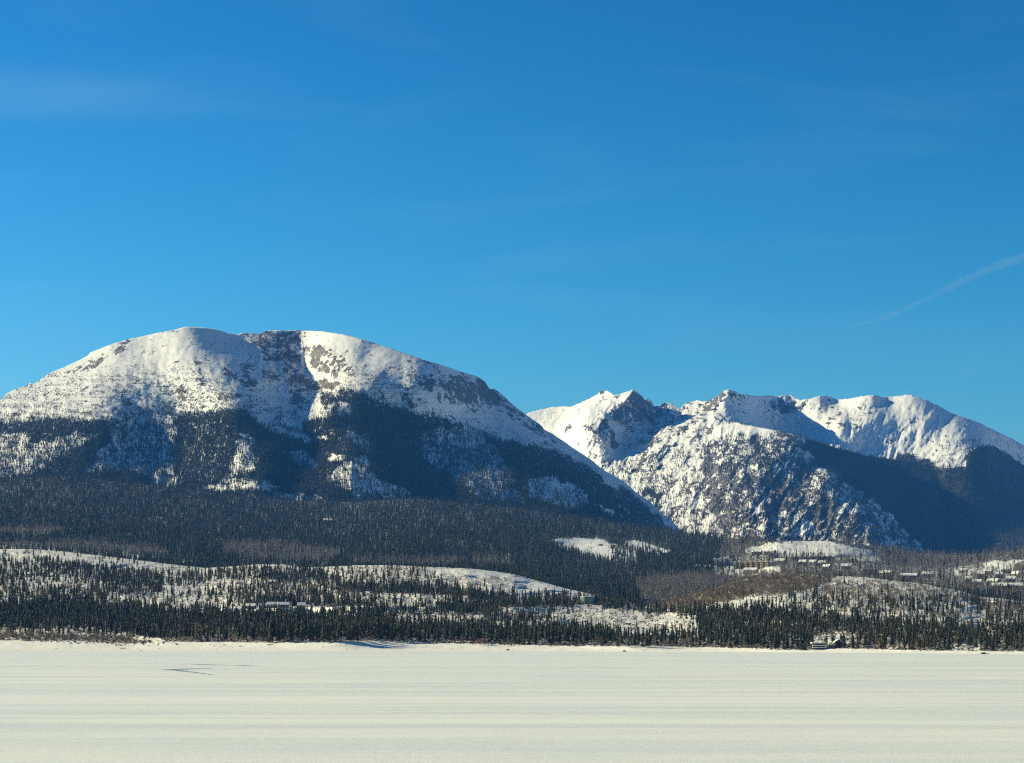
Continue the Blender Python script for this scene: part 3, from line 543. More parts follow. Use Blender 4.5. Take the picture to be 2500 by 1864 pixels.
# ------------------------------------------------------------------ the air
hz = MB(); hz.box(-22200, 22200, -6200, 26200, -4.2, 1650); hm = bpy.data.materials.new('haze'); hm.use_nodes = True; hn = hm.node_tree; hn.nodes.clear()
ho = hn.nodes.new('ShaderNodeOutputMaterial'); pv = hn.nodes.new('ShaderNodeVolumePrincipled'); pv.inputs['Color'].default_value = (.07, .33, 1, 1); pv.inputs['Density'].default_value = HAZE
hn.links.new(pv.outputs[0], ho.inputs['Volume']); link('haze', hz.mesh('haze', hm), kind='stuff', label='thin blue haze between the shore and the mountains')

# ------------------------------------------------------------------ trees
M_needle = vary(mat('conifer_needles', rough=.75, spec=.15), (.016, .024, .015), (.042, .052, .028), 1.2, rnd=.7)
M_needle_warm = vary(mat('pine_needles', rough=.75, spec=.15), (.026, .028, .012), (.072, .066, .028), 1.2, rnd=.7)
M_bark = vary(mat('bark', rough=.9, spec=.1), (.06, .045, .035), (.14, .11, .085), 3)
M_twig = vary(mat('bare_twigs', rough=.9, spec=.1), (.17, .135, .105), (.33, .27, .21), .8, rnd=.6)
M_grey = vary(mat('grey_twigs', rough=.9, spec=.1), (.055, .06, .07), (.12, .13, .145), .8, rnd=.7)
M_greybark = vary(mat('grey_bark', rough=.9, spec=.1), (.12, .12, .12), (.22, .215, .205), 1.5)
M_pale = vary(mat('pale_bark', rough=.8, spec=.1), (.34, .30, .24), (.50, .45, .36), 1.5)
M_brown = vary(mat('brown_twigs', rough=.9, spec=.1), (.17, .135, .095), (.34, .27, .19), .8, rnd=.6)
M_dry = vary(mat('dry_scrub', rough=.9, spec=.1), (.05, .036, .025), (.15, .105, .07), .8, rnd=.6)
M_red = vary(mat('reddish_twigs', rough=.9, spec=.1), (.20, .09, .06), (.34, .18, .12), .8)
def conifer_crown(seed, h=1.0, wd=.15, tiers=9, nb=9, start=.10, ragged=.35):
    """drooping jagged tiers on a unit-high tree"""
    r = random.Random(seed); mb = MB()
    for k in range(tiers):
        f = k/(tiers-1); z = start+(1-start)*(f**.93)*.95; rad = wd*(1-f)**r.uniform(.7, .95)*r.choice((1, 1, 1.15, .85, .62))*(1+r.uniform(-.2, .25))+.010
        th = (1-start)/tiers*1.75; ph = r.random()*6.28; V = [(r.uniform(-.004, .004), r.uniform(-.004, .004), min(1.0, z+th*.72))]; lean = r.uniform(-.022, .022)
        n2 = nb*2
        for i in range(n2):
            a = ph+2*pi*i/n2; q = rad*(1+r.uniform(-ragged, ragged*.6)) if i % 2 == 0 else rad*r.uniform(.38, .6)
            V.append((q*cos(a)+lean, q*sin(a), z-(th*.32 if i % 2 == 0 else -.02*th)+r.uniform(-.012, .012)))
        V.append((0, 0, z+th*.12))
        Fs = [(0, 1+i, 1+(i+1) % n2) for i in range(n2)]+[(n2+1, 1+(i+1) % n2, 1+i) for i in range(n2)]
        mb.add(V, Fs)
    return mb
def trunk_mb(h=1.0, r=.014, top=.97):
    mb = MB(); mb.cyl(0, 0, -.06, top, r, r*.25, 6); return mb
def bare_tree_mb(seed, spread=.16, n=26, r0=.012, lo=.18, up=.9, multi=1, tw=.0028):
    """trunk(s) plus limbs, and limbs with twigs, as thin tapered sticks"""
    r = random.Random(seed); t = MB(); c = MB()
    for s in range(multi):
        a0 = r.random()*6.28; sp = 0 if multi == 1 else spread*.8*r.random(); tip = (sp*cos(a0), sp*sin(a0), .96 if multi == 1 else r.uniform(.6, 1))
        t.stick((0, 0, -.05), tip, r0, r0*.25, 5)
        for i in range(n//multi):
            f = lo+(1-lo)*r.random()**.9*.95; b = Vector((tip[0]*f, tip[1]*f, tip[2]*f)); a = r.random()*6.28; ln = spread*(1.15-f)*r.uniform(.6, 1.3)+.03
            e = b+Vector((cos(a)*ln, sin(a)*ln, ln*up*r.uniform(.7, 1.3))); c.stick(b, e, tw*1.8, tw, 3)
            for q in range(3):
                g_ = b.lerp(e, r.uniform(.3, .95)); a2 = a+r.uniform(-1.3, 1.3); l2 = ln*r.uniform(.35, .7); c.stick(g_, g_+Vector((cos(a2)*l2, sin(a2)*l2, l2*up*1.1)), tw*1.2, tw*.7, 3)
    return t, c
# prototypes used for the uncountable woods (kept out of the scene itself)
def proto_coll(name, meshes):
    c = bpy.data.collections.new(name)
    for i, m in enumerate(meshes):
        o = bpy.data.objects.new(name, m); c.objects.link(o)
    return c
def join_mb(parts):
    """[(MB, material)] to one mesh with two material slots"""
    me = bpy.data.meshes.new('tree'); v = []; f = []; mi = []
    for k, (mb, m) in enumerate(parts):
        b = len(v); v += mb.v; f += [tuple(b+i for i in q) for q in mb.f]; mi += [k]*len(mb.f); me.materials.append(m)
    me.from_pydata(v, [], f); me.polygons.foreach_set('material_index', mi); me.update(); return me
PC_far = proto_coll('far_conifer', [join_mb([(conifer_crown(s, wd=.15+.03*(s % 3), tiers=4, nb=4, start=.10), M_needle)]) for s in range(5)])
PC_con = proto_coll('conifer', [join_mb([(conifer_crown(20+s, wd=.115+.022*(s % 4), tiers=7, nb=5, start=.08+.05*(s % 3)), M_needle), (trunk_mb(), M_bark)]) for s in range(6)])
PC_conw = proto_coll('pine', [join_mb([(conifer_crown(40+s, wd=.15+.02*(s % 4), tiers=6, nb=5, start=.12+.05*(s % 3)), M_needle_warm), (trunk_mb(), M_bark)]) for s in range(5)])
def bares(k, **kw):
    res = []
    for s in range(k):
        t, c = bare_tree_mb(60+s, **kw); res.append((t, c))
    return res
PC_grey = proto_coll('grey_aspen', [join_mb([(t, M_greybark), (c, M_grey)]) for t, c in bares(5, spread=.15, n=14, tw=.006, r0=.014, lo=.3)])
PC_bare = proto_coll('aspen', [join_mb([(t, M_pale), (c, M_twig)]) for t, c in bares(5, spread=.15, n=14, tw=.006, r0=.016, lo=.3)])
PC_brown = proto_coll('thicket', [join_mb([(t, M_brown), (c, M_brown)]) for t, c in bares(5, spread=.3, n=16, tw=.012, r0=.012, lo=.1, multi=4)])
PC_scrub = proto_coll('scrub', [join_mb([(t, M_dry), (c, M_dry)]) for t, c in bares(4, spread=.4, n=12, tw=.03, r0=.03, lo=.05, multi=4)])
def scatter(name, coll, P, scale, kindlabel, wide=None):
    """one stuff object that instances a collection on points"""
    n = len(P); me = bpy.data.meshes.new(name); me.vertices.add(n); me.vertices.foreach_set('co', np.asarray(P, np.float32).ravel())
    a = me.attributes.new('sc', 'FLOAT_VECTOR', 'POINT'); wd = scale if wide is None else scale*wide
    a.data.foreach_set('vector', np.stack([wd, wd, scale], -1).astype(np.float32).ravel())
    a = me.attributes.new('rz', 'FLOAT_VECTOR', 'POINT'); a.data.foreach_set('vector', np.stack([RNG.normal(0, .03, n), RNG.normal(0, .03, n), RNG.random(n)*6.28], -1).astype(np.float32).ravel())
    me.update(); o = link(name, me, kind='stuff', label=kindlabel)
    ng = bpy.data.node_groups.new(name, 'GeometryNodeTree'); ng.interface.new_socket('Geometry', in_out='INPUT', socket_type='NodeSocketGeometry'); ng.interface.new_socket('Geometry', in_out='OUTPUT', socket_type='NodeSocketGeometry')
    gi = ng.nodes.new('NodeGroupInput'); go = ng.nodes.new('NodeGroupOutput'); ci = ng.nodes.new('GeometryNodeCollectionInfo'); ci.inputs['Collection'].default_value = coll
    ci.inputs['Separate Children'].default_value = True; ci.inputs['Reset Children'].default_value = True
    ip = ng.nodes.new('GeometryNodeInstanceOnPoints'); ip.inputs['Pick Instance'].default_value = True
    m2p = ng.nodes.new('GeometryNodeMeshToPoints')
    rnd = ng.nodes.new('FunctionNodeRandomValue'); rnd.data_type = 'INT'; rnd.inputs[4].default_value = 0; rnd.inputs[5].default_value = len(coll.objects)-1
    def named(nm):
        x = ng.nodes.new('GeometryNodeInputNamedAttribute'); x.data_type = 'FLOAT_VECTOR'; x.inputs['Name'].default_value = nm; return x.outputs[0]
    lk = ng.links; lk.new(gi.outputs[0], m2p.inputs[0]); lk.new(m2p.outputs[0], ip.inputs['Points']); lk.new(ci.outputs[0], ip.inputs['Instance']); lk.new(rnd.outputs[2], ip.inputs['Instance Index'])
    lk.new(named('sc'), ip.inputs['Scale']); lk.new(named('rz'), ip.inputs['Rotation']); lk.new(ip.outputs[0], go.inputs[0])
    md = o.modifiers.new('scatter', 'NODES'); md.node_group = ng; return o
def pick(ly, n, densfun, box, extra=None):
    X = RNG.uniform(box[0], box[2], n); Y = RNG.uniform(box[1], box[3], n); p, ok = sample(ly, X, Y); d = densfun(X, Y); k = ok & (RNG.random(n) < d)
    return p[k], X[k], Y[k]
def hs(n, lo, hi): return lo+(hi-lo)*RNG.beta(2.2, 2.2, n)

dens = lambda c: c*sst(0, .15, c)
P, X_, Y_ = pick(LB, 221000, lambda X, Y: np.clip(dens(coverB(X, Y))**.85, 0, 1)*sst(1330, 1230, Y), (-700, 900, 1680, 1300))
h = hs(len(P), 8, 14)*np.clip(.35+.65*sst(-30, 60, Y_-pl([(0, 1000), (540, 985), (830, 945), (1092, 1010), (1350, 1085), (1664, 1290)], X_)), .3, 1)
scatter('mountain_forest', PC_far, P, h, 'dark conifer forest covering the flanks of the near snowy mountain', 1.25)
P, X_, Y_ = pick(LG, 85000, lambda X, Y: np.clip(dens(coverG(X, Y)), 0, 1), (1400, 1060, 3200, 1400))
scatter('far_range_forest', PC_far, P, hs(len(P), 8, 18), 'conifers on the lower slopes of the far mountain range', 1.3)
P, X_, Y_ = pick(LK, 50000, lambda X, Y: np.clip(dens(coverK(X, Y)), 0, 1), (1640, 1030, 2470, 1370))
scatter('shoulder_forest', PC_far, P, hs(len(P), 8, 17), 'dark forest on the shaded side of the rocky shoulder', 1.3)
P, X_, Y_ = pick(LF, 160000, lambda X, Y: dens(coverF(X, Y))*(1-greyF(X, Y)), (-900, 1150, 3370, 1470))
scatter('foothill_forest', PC_con, P, hs(len(P), 9, 16), 'slate dark conifer forest on the foothills', 1.15)
P, X_, Y_ = pick(LF, 122000, lambda X, Y: dens(coverF(X, Y))*greyF(X, Y)+.02, (-900, 1150, 3370, 1470))
pale = RNG.random(len(P)) < sst(.62, .9, greyF(X_, Y_))*sst(1250, 1330, Y_)*.8+.03
scatter('foothill_aspens', PC_bare, P[pale], hs(pale.sum(), 8, 14), 'pale leafless aspen woods on the lower foothills', 1.1)
scatter('foothill_snags', PC_grey, P[~pale], hs((~pale).sum(), 8, 14), 'grey standing dead trees through the foothill forest', 1.1)
P, X_, Y_ = pick(LB, 34000, lambda X, Y: sst(880, 930, Y)*sst(1035, 1010, Y)*sst(-.25, .3, fbm(X/50, Y/9, 3, seed=41))*sst(1130, 1000, X)*np.where(inpoly(X, Y, [(470, 870), (740, 870), (820, 930), (700, 1000), (600, 960)]), .15, 1), (-100, 870, 1180, 1040))
scatter('dwarf_trees', PC_far, P, hs(len(P), 1.6, 5), 'stunted trees dotting the snow above the treeline', 2.6)
front = lambda X, Y: pl(BANK, X)-Y      # rows of frame above the bank
P, X_, Y_ = pick(LH, 120000, lambda X, Y: dens(coverH(X, Y))*(.45+.75*sst(-.25, .3, fbm(X/28, Y/7, 3, seed=89)))*sst(8, 13, front(X, Y))*sst(1600, 1400, Y+0*X)**.35, (-900, 1340, 3370, 1590))
sz = np.clip((P[:, 1]/1950)**.7, .62, 1.15); wsel = RNG.random(len(P)) < .30+.4*sst(1490, 1530, Y_)*(X_ > 450)*(X_ < 1050)
scatter('hill_conifers', PC_con, P[~wsel], (3.6+7.6*RNG.beta(1.5, 1.9, (~wsel).sum()))*(1+.25*fbm(X_/45, Y_/14, 3, seed=88)[~wsel])*sz[~wsel], 'dark spruces and firs spread over the near hills behind the shore', 1.2)
scatter('hill_pines', PC_conw, P[wsel], (3.6+7.4*RNG.beta(1.5, 1.9, wsel.sum()))*sz[wsel], 'olive tinted pines mixed through the woods behind the shore', 1.2)
P, X_, Y_ = pick(LH, 64000, lambda X, Y: thickH(X, Y)*sst(-1, 3, front(X, Y)), (-900, 1390, 3370, 1590))
scatter('bare_thickets', PC_brown, P, hs(len(P), 3, 6.5), 'brown leafless brush and young aspens on the near hills')
P, X_, Y_ = pick(LH, 137000, lambda X, Y: scrubH(X, Y)*.9*sst(-.35, .25, fbm(X/16, Y/5, 3, seed=77))*sst(-1, 3, front(X, Y)), (-900, 1385, 3370, 1590))
scatter('low_scrub', PC_scrub, P, hs(len(P), .5, 1.9), 'low dry sagebrush poking through the snow on the near hills', 1.6)
# ------------------------------------------------------------------ single trees along the shore
def tag(o, label, cat, group=None):
    o['label'] = label; o['category'] = cat
    if group: o['group'] = group
    return o
def copy_thing(root, loc, rz=0, sc=(1, 1, 1)):
    r = root.copy(); COL.objects.link(r); r.location = loc; r.rotation_euler = (0, 0, rz); r.scale = sc
    for ch in list(root.children):
        c = ch.copy(); COL.objects.link(c); c.parent = r
        for g_ in ch.children:
            d = g_.copy(); COL.objects.link(d); d.parent = c
    return r
def empty(name, loc=(0, 0, 0)):
    o = bpy.data.objects.new(name, None); COL.objects.link(o); o.location = loc; return o
def tree_thing(name, trunk, crown, tm, cm, kids=('trunk', 'crown')):
    r = empty(name); link(kids[0], trunk.mesh(kids[0], tm), r); link(kids[1], crown.mesh(kids[1], cm), r); return r
spr = [tree_thing('spruce_tree', trunk_mb(r=.012), conifer_crown(100+i, wd=.15+.025*(i % 3), tiers=11, nb=8, start=.05+.04*(i % 3), ragged=.4), M_bark, M_needle) for i in range(6)]
pin = [tree_thing('pine_tree', trunk_mb(r=.013), conifer_crown(140+i, wd=.17+.025*(i % 3), tiers=9, nb=7, start=.10+.06*(i % 3), ragged=.45), M_bark, M_needle_warm) for i in range(5)]
ZONES = [(-40, 120, 'spruce above the brown scrub at the far left shore', 14), (120, 330, 'spruce above the snowy bank behind the row of shore boulders', 30),
 (330, 430, 'spruce where the boulder bank meets the dense pine headland', 16),
 (430, 620, 'pine behind the pale leafless bushes on the left beach', 40), (620, 780, 'pine at the bright end of the dense headland stand', 40), (780, 1010, 'pine in the black shaded stand above the long blue shadow on the beach', 50),
 (1010, 1230, 'spruce on the low shore between the blue shadow and the willow clump', 40), (1230, 1480, 'spruce on the shore below the round green water tank', 40),
 (1480, 1720, 'spruce behind the row of pale young trees on the middle shore', 40), (1720, 1975, 'spruce in the dark stand left of the shore cabins', 45), (2050, 2300, 'spruce in the shore woods right of the dark gabled cabin', 34), (2300, 2560, 'spruce in the last stand on the right shore', 28)]
first = set(); cnt = 0
bank0 = lambda x: float(pl(BANK, [x])[0])
for zi, (xa, xb, lab, n) in enumerate(ZONES):
    n = int(n*.66)
    for k in range(n):
        x = xa+(xb-xa)*(k+random.random())/n; up = random.uniform(1.5, 14) if xa > 330 else random.uniform(14, 32)
        if (640 < x < 880 or 1490 < x < 1600 or 1870 < x < 1970) and k % 4: up = random.uniform(-1.2, 2.2)
        p, ok = sample(LH, np.array([x]), np.array([bank0(x)-up])); p = p[0]
        warm = 430 <= x < 1010; src = (pin if warm else spr)[k % (5 if warm else 6)]
        if not warm and random.random() < .2: src = pin[k % 5]
        hgt = (8+7*random.betavariate(1.3, 1.6))*(1 if x < 1500 else .85)*(1.3 if 660 < x < 960 else 1); wd = hgt*random.uniform(.85, 1.2)
        r = src if src.name not in first else copy_thing(src, (0, 0, 0)); first.add(src.name)
        r.location = p; r.rotation_euler = (random.gauss(0, .02), random.gauss(0, .02), random.random()*6.28); r.scale = (wd, wd, hgt)
        lab2 = lab if ('pine' in r.name) == ('pine' in lab.split(' in ')[0].split(' at ')[0]) else lab.replace('spruce', 'bushy pine', 1)
        q_ = wd/hgt; size = ('towering' if hgt > 12.5 else 'tall' if hgt > 11 else 'middling' if hgt > 9.6 else 'short')+(' slim ' if q_ < .96 else ' broad ' if q_ > 1.09 else ' ')
        tag(r, size+lab2, 'tree', 'evergreens along shore stretch '+('at the far left', 'behind the boulders', 'left of the headland', 'behind the left beach', 'on the bright headland', 'over the blue shadow', 'left of the willows', 'below the water tank', 'behind the pale young trees', 'left of the cabins', 'right of the cabins', 'at the far right')[zi]); cnt += 1
for t_ in spr+pin:
    if t_.name not in first:
        for c in list(t_.children): bpy.data.objects.remove(c)
        bpy.data.objects.remove(t_)
def at(ly, x, y):
    p, ok = sample(ly, np.array([float(x)]), np.array([float(y)])); return Vector(p[0])
for x, y, hp, lab in ((1733, 1443, 17, 'left one of two dark spruces side by side on the bare brown knoll'), (1741, 1443, 18, 'right one of two dark spruces side by side on the bare brown knoll'), (1752, 1441, 15, 'thin spruce just right of the dark pair on the brown knoll'),
    (2144, 1475, 23, 'tall solitary spruce in the middle of the open right hillside'), (2095, 1470, 16, 'slim solitary spruce left of the tall one on the right hillside'), (1960, 1448, 18, 'lone dark spruce low on the left part of the brown knoll'),
    (2345, 1458, 20, 'dark spruce on the crest near the right end of the knoll'), (2426, 1460, 22, 'bushy dark spruce where the snowy road begins at the far right'), (1704, 1455, 13, 'small spruce at the lower left edge of the brown knoll')):
    p = at(LH, x, y); hgt = hp*p.y/F; r = copy_thing(spr[0] if spr[0].name in first else pin[0], p, random.random()*6, (hgt*1.15, hgt*1.15, hgt)); r.name = 'spruce_tree'; tag(r, lab, 'tree')
# leafless trees and bushes on the beach edge
def bare_thing(name, seed, tm, cm, **kw):
    t, c = bare_tree_mb(seed, **kw); return tree_thing(name, t, c, tm, cm, ('trunk', 'branches'))
B = [('bare_tree', 486, 1566, 42, 1, dict(spread=.16, n=40, lo=.1, up=1.3, tw=.006), M_pale, M_twig, 'tall pale leafless tree standing out against the dark pines on the left beach'),
 ('bare_tree', 528, 1567, 32, 1, dict(spread=.05, n=10, lo=.6, tw=.004), M_pale, M_twig, 'left thin pale trunk in front of the black pine stand'), ('bare_tree', 536, 1567, 36, 1, dict(spread=.05, n=10, lo=.6, tw=.004), M_pale, M_twig, 'tallest of the thin pale trunks in front of the black pine stand'),
 ('bare_tree', 557, 1567, 32, 1, dict(spread=.05, n=10, lo=.5, tw=.004), M_pale, M_twig, 'right thin pale trunk, apart from the other two, before the pines'),
 ('bush', 448, 1568, 13, 5, dict(spread=.6, n=40, lo=.1, multi=6, tw=.014), M_twig, M_twig, 'low spreading tan bush at the left end of the headland beach'), ('bush', 466, 1568, 14, 5, dict(spread=.5, n=40, lo=.1, multi=6, tw=.013), M_twig, M_twig, 'rounded tan bush at the foot of the tall pale tree'),
 ('bush', 514, 1567, 19, 3, dict(spread=.3, n=36, lo=.1, multi=5, tw=.010), M_twig, M_twig, 'upright twiggy bush left of the thin pale trunks'), ('bush', 572, 1568, 22, 3, dict(spread=.3, n=44, lo=.1, multi=5, tw=.011), M_twig, M_twig, 'egg shaped tan bush right of the thin pale trunks'),
 ('bush', 588, 1569, 16, 3, dict(spread=.35, n=36, lo=.1, multi=5, tw=.011), M_twig, M_twig, 'smaller tan bush beside the egg shaped one'), ('bush', 610, 1570, 14, 3, dict(spread=.5, n=36, lo=.1, multi=5, tw=.011), M_brown, M_brown, 'brown bush leaning over the left snow bank edge'),
 ('bush', 1172, 1576, 17, 4, dict(spread=.5, n=50, lo=.1, multi=6, tw=.014), M_red, M_red, 'reddish willow clump glowing before the dark shore spruces'), ('bush', 1232, 1577, 9, 4, dict(spread=.7, n=40, lo=.1, multi=6, tw=.018), M_brown, M_brown, 'low brown bush right of the reddish willow clump'), ('bush', 1249, 1578, 14, 4, dict(spread=.5, n=44, lo=.1, multi=6, tw=.014), M_twig, M_twig, 'rounded grey tan bush at the foot of a triangular spruce'),
 ('bare_tree', 1598, 1581, 26, 1, dict(spread=.2, n=36, lo=.1, up=1.4, tw=.007), M_twig, M_twig, 'pale young tree at the head of the blue wedge shadow'), ('bare_tree', 1627, 1581, 20, 1, dict(spread=.25, n=36, lo=.1, up=1.3, tw=.009), M_twig, M_twig, 'stubby pale young tree, second in the middle shore row'),
 ('bare_tree', 1641, 1582, 16, 1, dict(spread=.25, n=36, lo=.1, up=1.3, tw=.009), M_twig, M_twig, 'shortest pale young tree, third in the middle shore row'), ('bare_tree', 1666, 1582, 21, 1, dict(spread=.3, n=40, lo=.1, up=1.3, tw=.009), M_twig, M_twig, 'fan shaped pale young tree, fourth in the middle shore row'), ('bare_tree', 1679, 1582, 27, 1, dict(spread=.2, n=40, lo=.1, up=1.4, tw=.008), M_twig, M_twig, 'tallest cone shaped pale young tree ending the middle shore row'),
 ('bush', 2183, 1588, 12, 4, dict(spread=.6, n=44, lo=.1, multi=6, tw=.015), M_twig, M_twig, 'grey leafless bush over the snowy gap on the right shore'), ('bush', 2202, 1589, 10, 4, dict(spread=.6, n=40, lo=.1, multi=6, tw=.016), M_brown, M_brown, 'brown bush right of the grey one by the snowy gap'), ('bush', 2247, 1591, 10, 4, dict(spread=.6, n=40, lo=.1, multi=6, tw=.016), M_twig, M_twig, 'small rounded bush alone at the foot of the right shore woods')]
for i, (nm, x, y, hp, m_, kw, tm, cm, lab) in enumerate(B):
    p = at(LH, x, min(y, bank0(x)+3)); hgt = hp*p.y/F*1.05; r = bare_thing(nm, 300+i, tm, cm, **kw); r.location = p; r.scale = (hgt, hgt, hgt); tag(r, lab, 'tree' if nm == 'bare_tree' else 'bush')
# ------------------------------------------------------------------ boulders and driftwood on the beach
M_rock = vary(mat('shore_rock', rough=.9, spec=.2), (.055, .045, .038), (.17, .14, .12), .9)
M_wood = vary(mat('driftwood', rough=.9, spec=.1), (.06, .045, .035), (.16, .12, .09), 3)
def rock_mesh(seed):
    r = np.random.default_rng(seed); v = []; f = []; n = 9; rows = 5
    for j in range(rows):
        a = pi*(j+.4)/(rows); 
        for i in range(n):
            q = r.uniform(.8, 1.12); v.append((q*sin(a)*cos(2*pi*i/n), q*sin(a)*sin(2*pi*i/n)*.8, .62*cos(a)*q+.22))
    for j in range(rows-1):
        for i in range(n): f.append((j*n+i, (j+1)*n+i, (j+1)*n+(i+1) % n, j*n+(i+1) % n))
    f.append(tuple(range(n-1, -1, -1))); f.append(tuple((rows-1)*n+i for i in range(n)))
    me = bpy.data.meshes.new('boulder'); me.from_pydata(v, [], f); me.materials.append(M_rock); me.update(); return me
RM = [rock_mesh(i) for i in range(6)]
for k in range(46):
    x = 95+(430-95)*(k+random.random())/46; y = bank0(x)+random.uniform(-1, 4.5); p = at(LH, x, y); s_ = random.uniform(.35, .95)
    o = link('boulder', RM[k % 6], loc=p); o.scale = (s_*1.3, s_, s_); o.rotation_euler = (0, 0, random.random()*6)
    tag(o, ('large' if s_ > .72 else 'medium' if s_ > .52 else 'small')+(' boulder low down' if y > bank0(x)+1.8 else ' boulder high up')+' in the snow bank under the '+('brown scrub at the far left' if x < 180 else 'brown scrub mound' if x < 270 else 'left spruces' if x < 350 else 'gap before the headland'), 'rock', 'boulders along the left snow bank')
for x, y, s_, lab in ((2401, 1599.5, 1.15, 'largest of three black rocks poking out of the right shore ice'), (2406.5, 1600.3, .55, 'middle one of three black rocks on the right shore ice'), (2411, 1600, .6, 'rightmost of three black rocks on the right shore ice'), (1524, 1591.2, .8, 'small dark rock alone on the ice before the middle shore'), (1240, 1588, .8, 'small dark rock on the smooth beach right of the willow clump')):
    p = at(LH, x, min(y, float(pl(ICE, [x])[0])+.8)); o = link('boulder', RM[int(x) % 6], loc=p+Vector((0, -1, 0))); o.scale = (s_*1.4, s_, s_*1.2); tag(o, lab, 'rock')
for i, (x, y, l_, lab) in enumerate(((300, 1584, 4, 'dark driftwood log on the snow beyond the boulder bank'), (433, 1575, 1.6, 'short driftwood stub below the low spreading bush'), (549, 1575.5, 2.2, 'driftwood stick lying below the thin pale trunks'), (588, 1578, 2.4, 'dark log lying lowest on the headland beach'), (662, 1575, 5, 'long dark log along the bank under the full skirted pines'))):
    p = at(LH, x, y); mb = MB(); mb.stick((-l_/2, 0, .12), (l_/2, .4, .22), .28, .16, 7); mb.stick((l_*.1, 0, .2), (l_*.25, .1, .8), .08, .04, 5); tag(link('driftwood_log', mb.mesh('driftwood_log', M_wood), loc=p), lab, 'log')
# ------------------------------------------------------------------ buildings
M_snow = mat('roof_snow', (.88, .88, .82), .7, .1); M_glass = mat('window_glass', (.05, .06, .08), .15, .5); M_dark = mat('dark_trim', (.05, .045, .04), .8, .2)
WALLS = {'brown': (.16, .10, .065), 'tan': (.52, .37, .20), 'grey': (.24, .24, .23), 'red': (.24, .10, .08), 'green': (.13, .18, .15), 'white': (.62, .60, .55), 'darkbrown': (.08, .055, .04)}
WM = {k: vary(mat(k+'_wall', rough=.8, spec=.2), tuple(c*.85 for c in v), tuple(min(1, c*1.12) for c in v), .6) for k, v in WALLS.items()}
def gable_roof(mb, w_, d, h, rise, ov=.5, th=.45):
    for s_ in (1, -1):
        a = (0, h+rise); b = (s_*(w_/2+ov), h-rise*ov/(w_/2))
        V = []
        for y_ in (-d/2-ov, d/2+ov): V += [(a[0], y_, a[1]), (b[0], y_, b[1]), (b[0], y_, b[1]+th), (a[0], y_, a[1]+th)]
        mb.add(V, [(0, 1, 2, 3), (7, 6, 5, 4), (0, 4, 5, 1), (1, 5, 6, 2), (2, 6, 7, 3), (3, 7, 4, 0)])
def house(loc, w_, d, floors, wall, label, rz=0., ridge_x=True, group=None, rise=2.2, nwin=4, chimney=True):
    """ridge_x: ridge runs along the front, the eave faces the lake"""
    r = empty('house', loc); h = floors*2.9; W, Dp = (w_, d)
    mb = MB(); mb.box(-W/2, W/2, -Dp/2, Dp/2, -1.5, h)
    if ridge_x: mb.add([(-W/2, -Dp/2, h), (-W/2, Dp/2, h), (-W/2, 0, h+rise), (W/2, -Dp/2, h), (W/2, Dp/2, h), (W/2, 0, h+rise)], [(0, 2, 1), (3, 4, 5)])
    else: mb.add([(-W/2, -Dp/2, h), (W/2, -Dp/2, h), (0, -Dp/2, h+rise), (-W/2, Dp/2, h), (W/2, Dp/2, h), (0, Dp/2, h+rise)], [(0, 1, 2), (4, 3, 5)])
    wl = link('wall', mb.mesh('wall', WM[wall]), r)
    rb = MB(); gable_roof(rb, Dp if ridge_x else W, W if ridge_x else Dp, h, rise)
    if ridge_x: rb.v = [(y_, -x_, z_) for x_, y_, z_ in rb.v]
    rf = link('roof', rb.mesh('roof', M_snow), r)
    if chimney: cb = MB(); cb.box(W*.2, W*.2+.9, .4, 1.3, h+rise*.3, h+rise+1.3); link('chimney', cb.mesh('chimney', M_dark), rf)
    wb = MB(); ww = min(1.6, W/nwin*.5); wb.box(-ww/2, ww/2, -.06, .06, 0, 1.35); wm = wb.mesh('window', M_glass)
    for f_ in range(floors):
        for k in range(nwin): link('window', wm, r, loc=(-W/2+W*(k+.5)/nwin, -Dp/2-.03, f_*2.9+.9))
    r.rotation_euler = (0, 0, rz); tag(r, label, 'house', group); return r
def apartments(loc, W, floors, bays, wall, label, h_=3.0):
    """long block with projecting bays and balconies"""
    r = empty('apartment_building', loc); h = floors*h_; Dp = 14; mb = MB(); mb.box(-W/2, W/2, -Dp/2, Dp/2, -3, h); link('wall', mb.mesh('wall', WM[wall]), r)
    rb = MB(); rb.box(-W/2-.8, W/2+.8, -Dp/2-.8, Dp/2+.8, h, h+.8); link('roof', rb.mesh('roof', M_snow), r); bw = W/bays
    by = MB(); by.box(-bw*.22, bw*.22, -2.4, 0, -2, h+.9); by.add([(-bw*.26, -2.8, h+.9), (bw*.26, -2.8, h+.9), (0, -2.8, h+2.6), (-bw*.26, 1, h+.9), (bw*.26, 1, h+.9), (0, 1, h+2.6)], [(0, 1, 2), (3, 5, 4), (0, 2, 5, 3), (1, 4, 5, 2)]); bym = by.mesh('bay', WM[wall])
    bal = MB(); bal.box(-bw*.26, bw*.26, -1.7, 0, 0, .25); bal.box(-bw*.26, bw*.26, -1.75, -1.65, .25, 1.1); balm = bal.mesh('balcony', WM['darkbrown'])
    wn = MB(); wn.box(-bw*.16, bw*.16, -.06, .06, 0, 1.7); wnm = wn.mesh('window', M_glass); cap = MB(); cap.box(-bw*.25, bw*.25, -2.7, 1, h+.9, h+1.2); 
    for b in range(bays):
        x_ = -W/2+bw*(b+.28); o = link('bay', bym, r, loc=(x_, -Dp/2, 0))
        for f_ in range(floors):
            link('window', wnm, o, loc=(0, -2.45, f_*h_+.8)); q = link('balcony', balm, r, loc=(x_+bw*.5, -Dp/2, f_*h_+.1)); link('window', wnm, r, loc=(x_+bw*.5, -Dp/2-.05, f_*h_+.5))
    return tag(r, label, 'apartment building')
def onF(x, y): return at(LF, x, y)
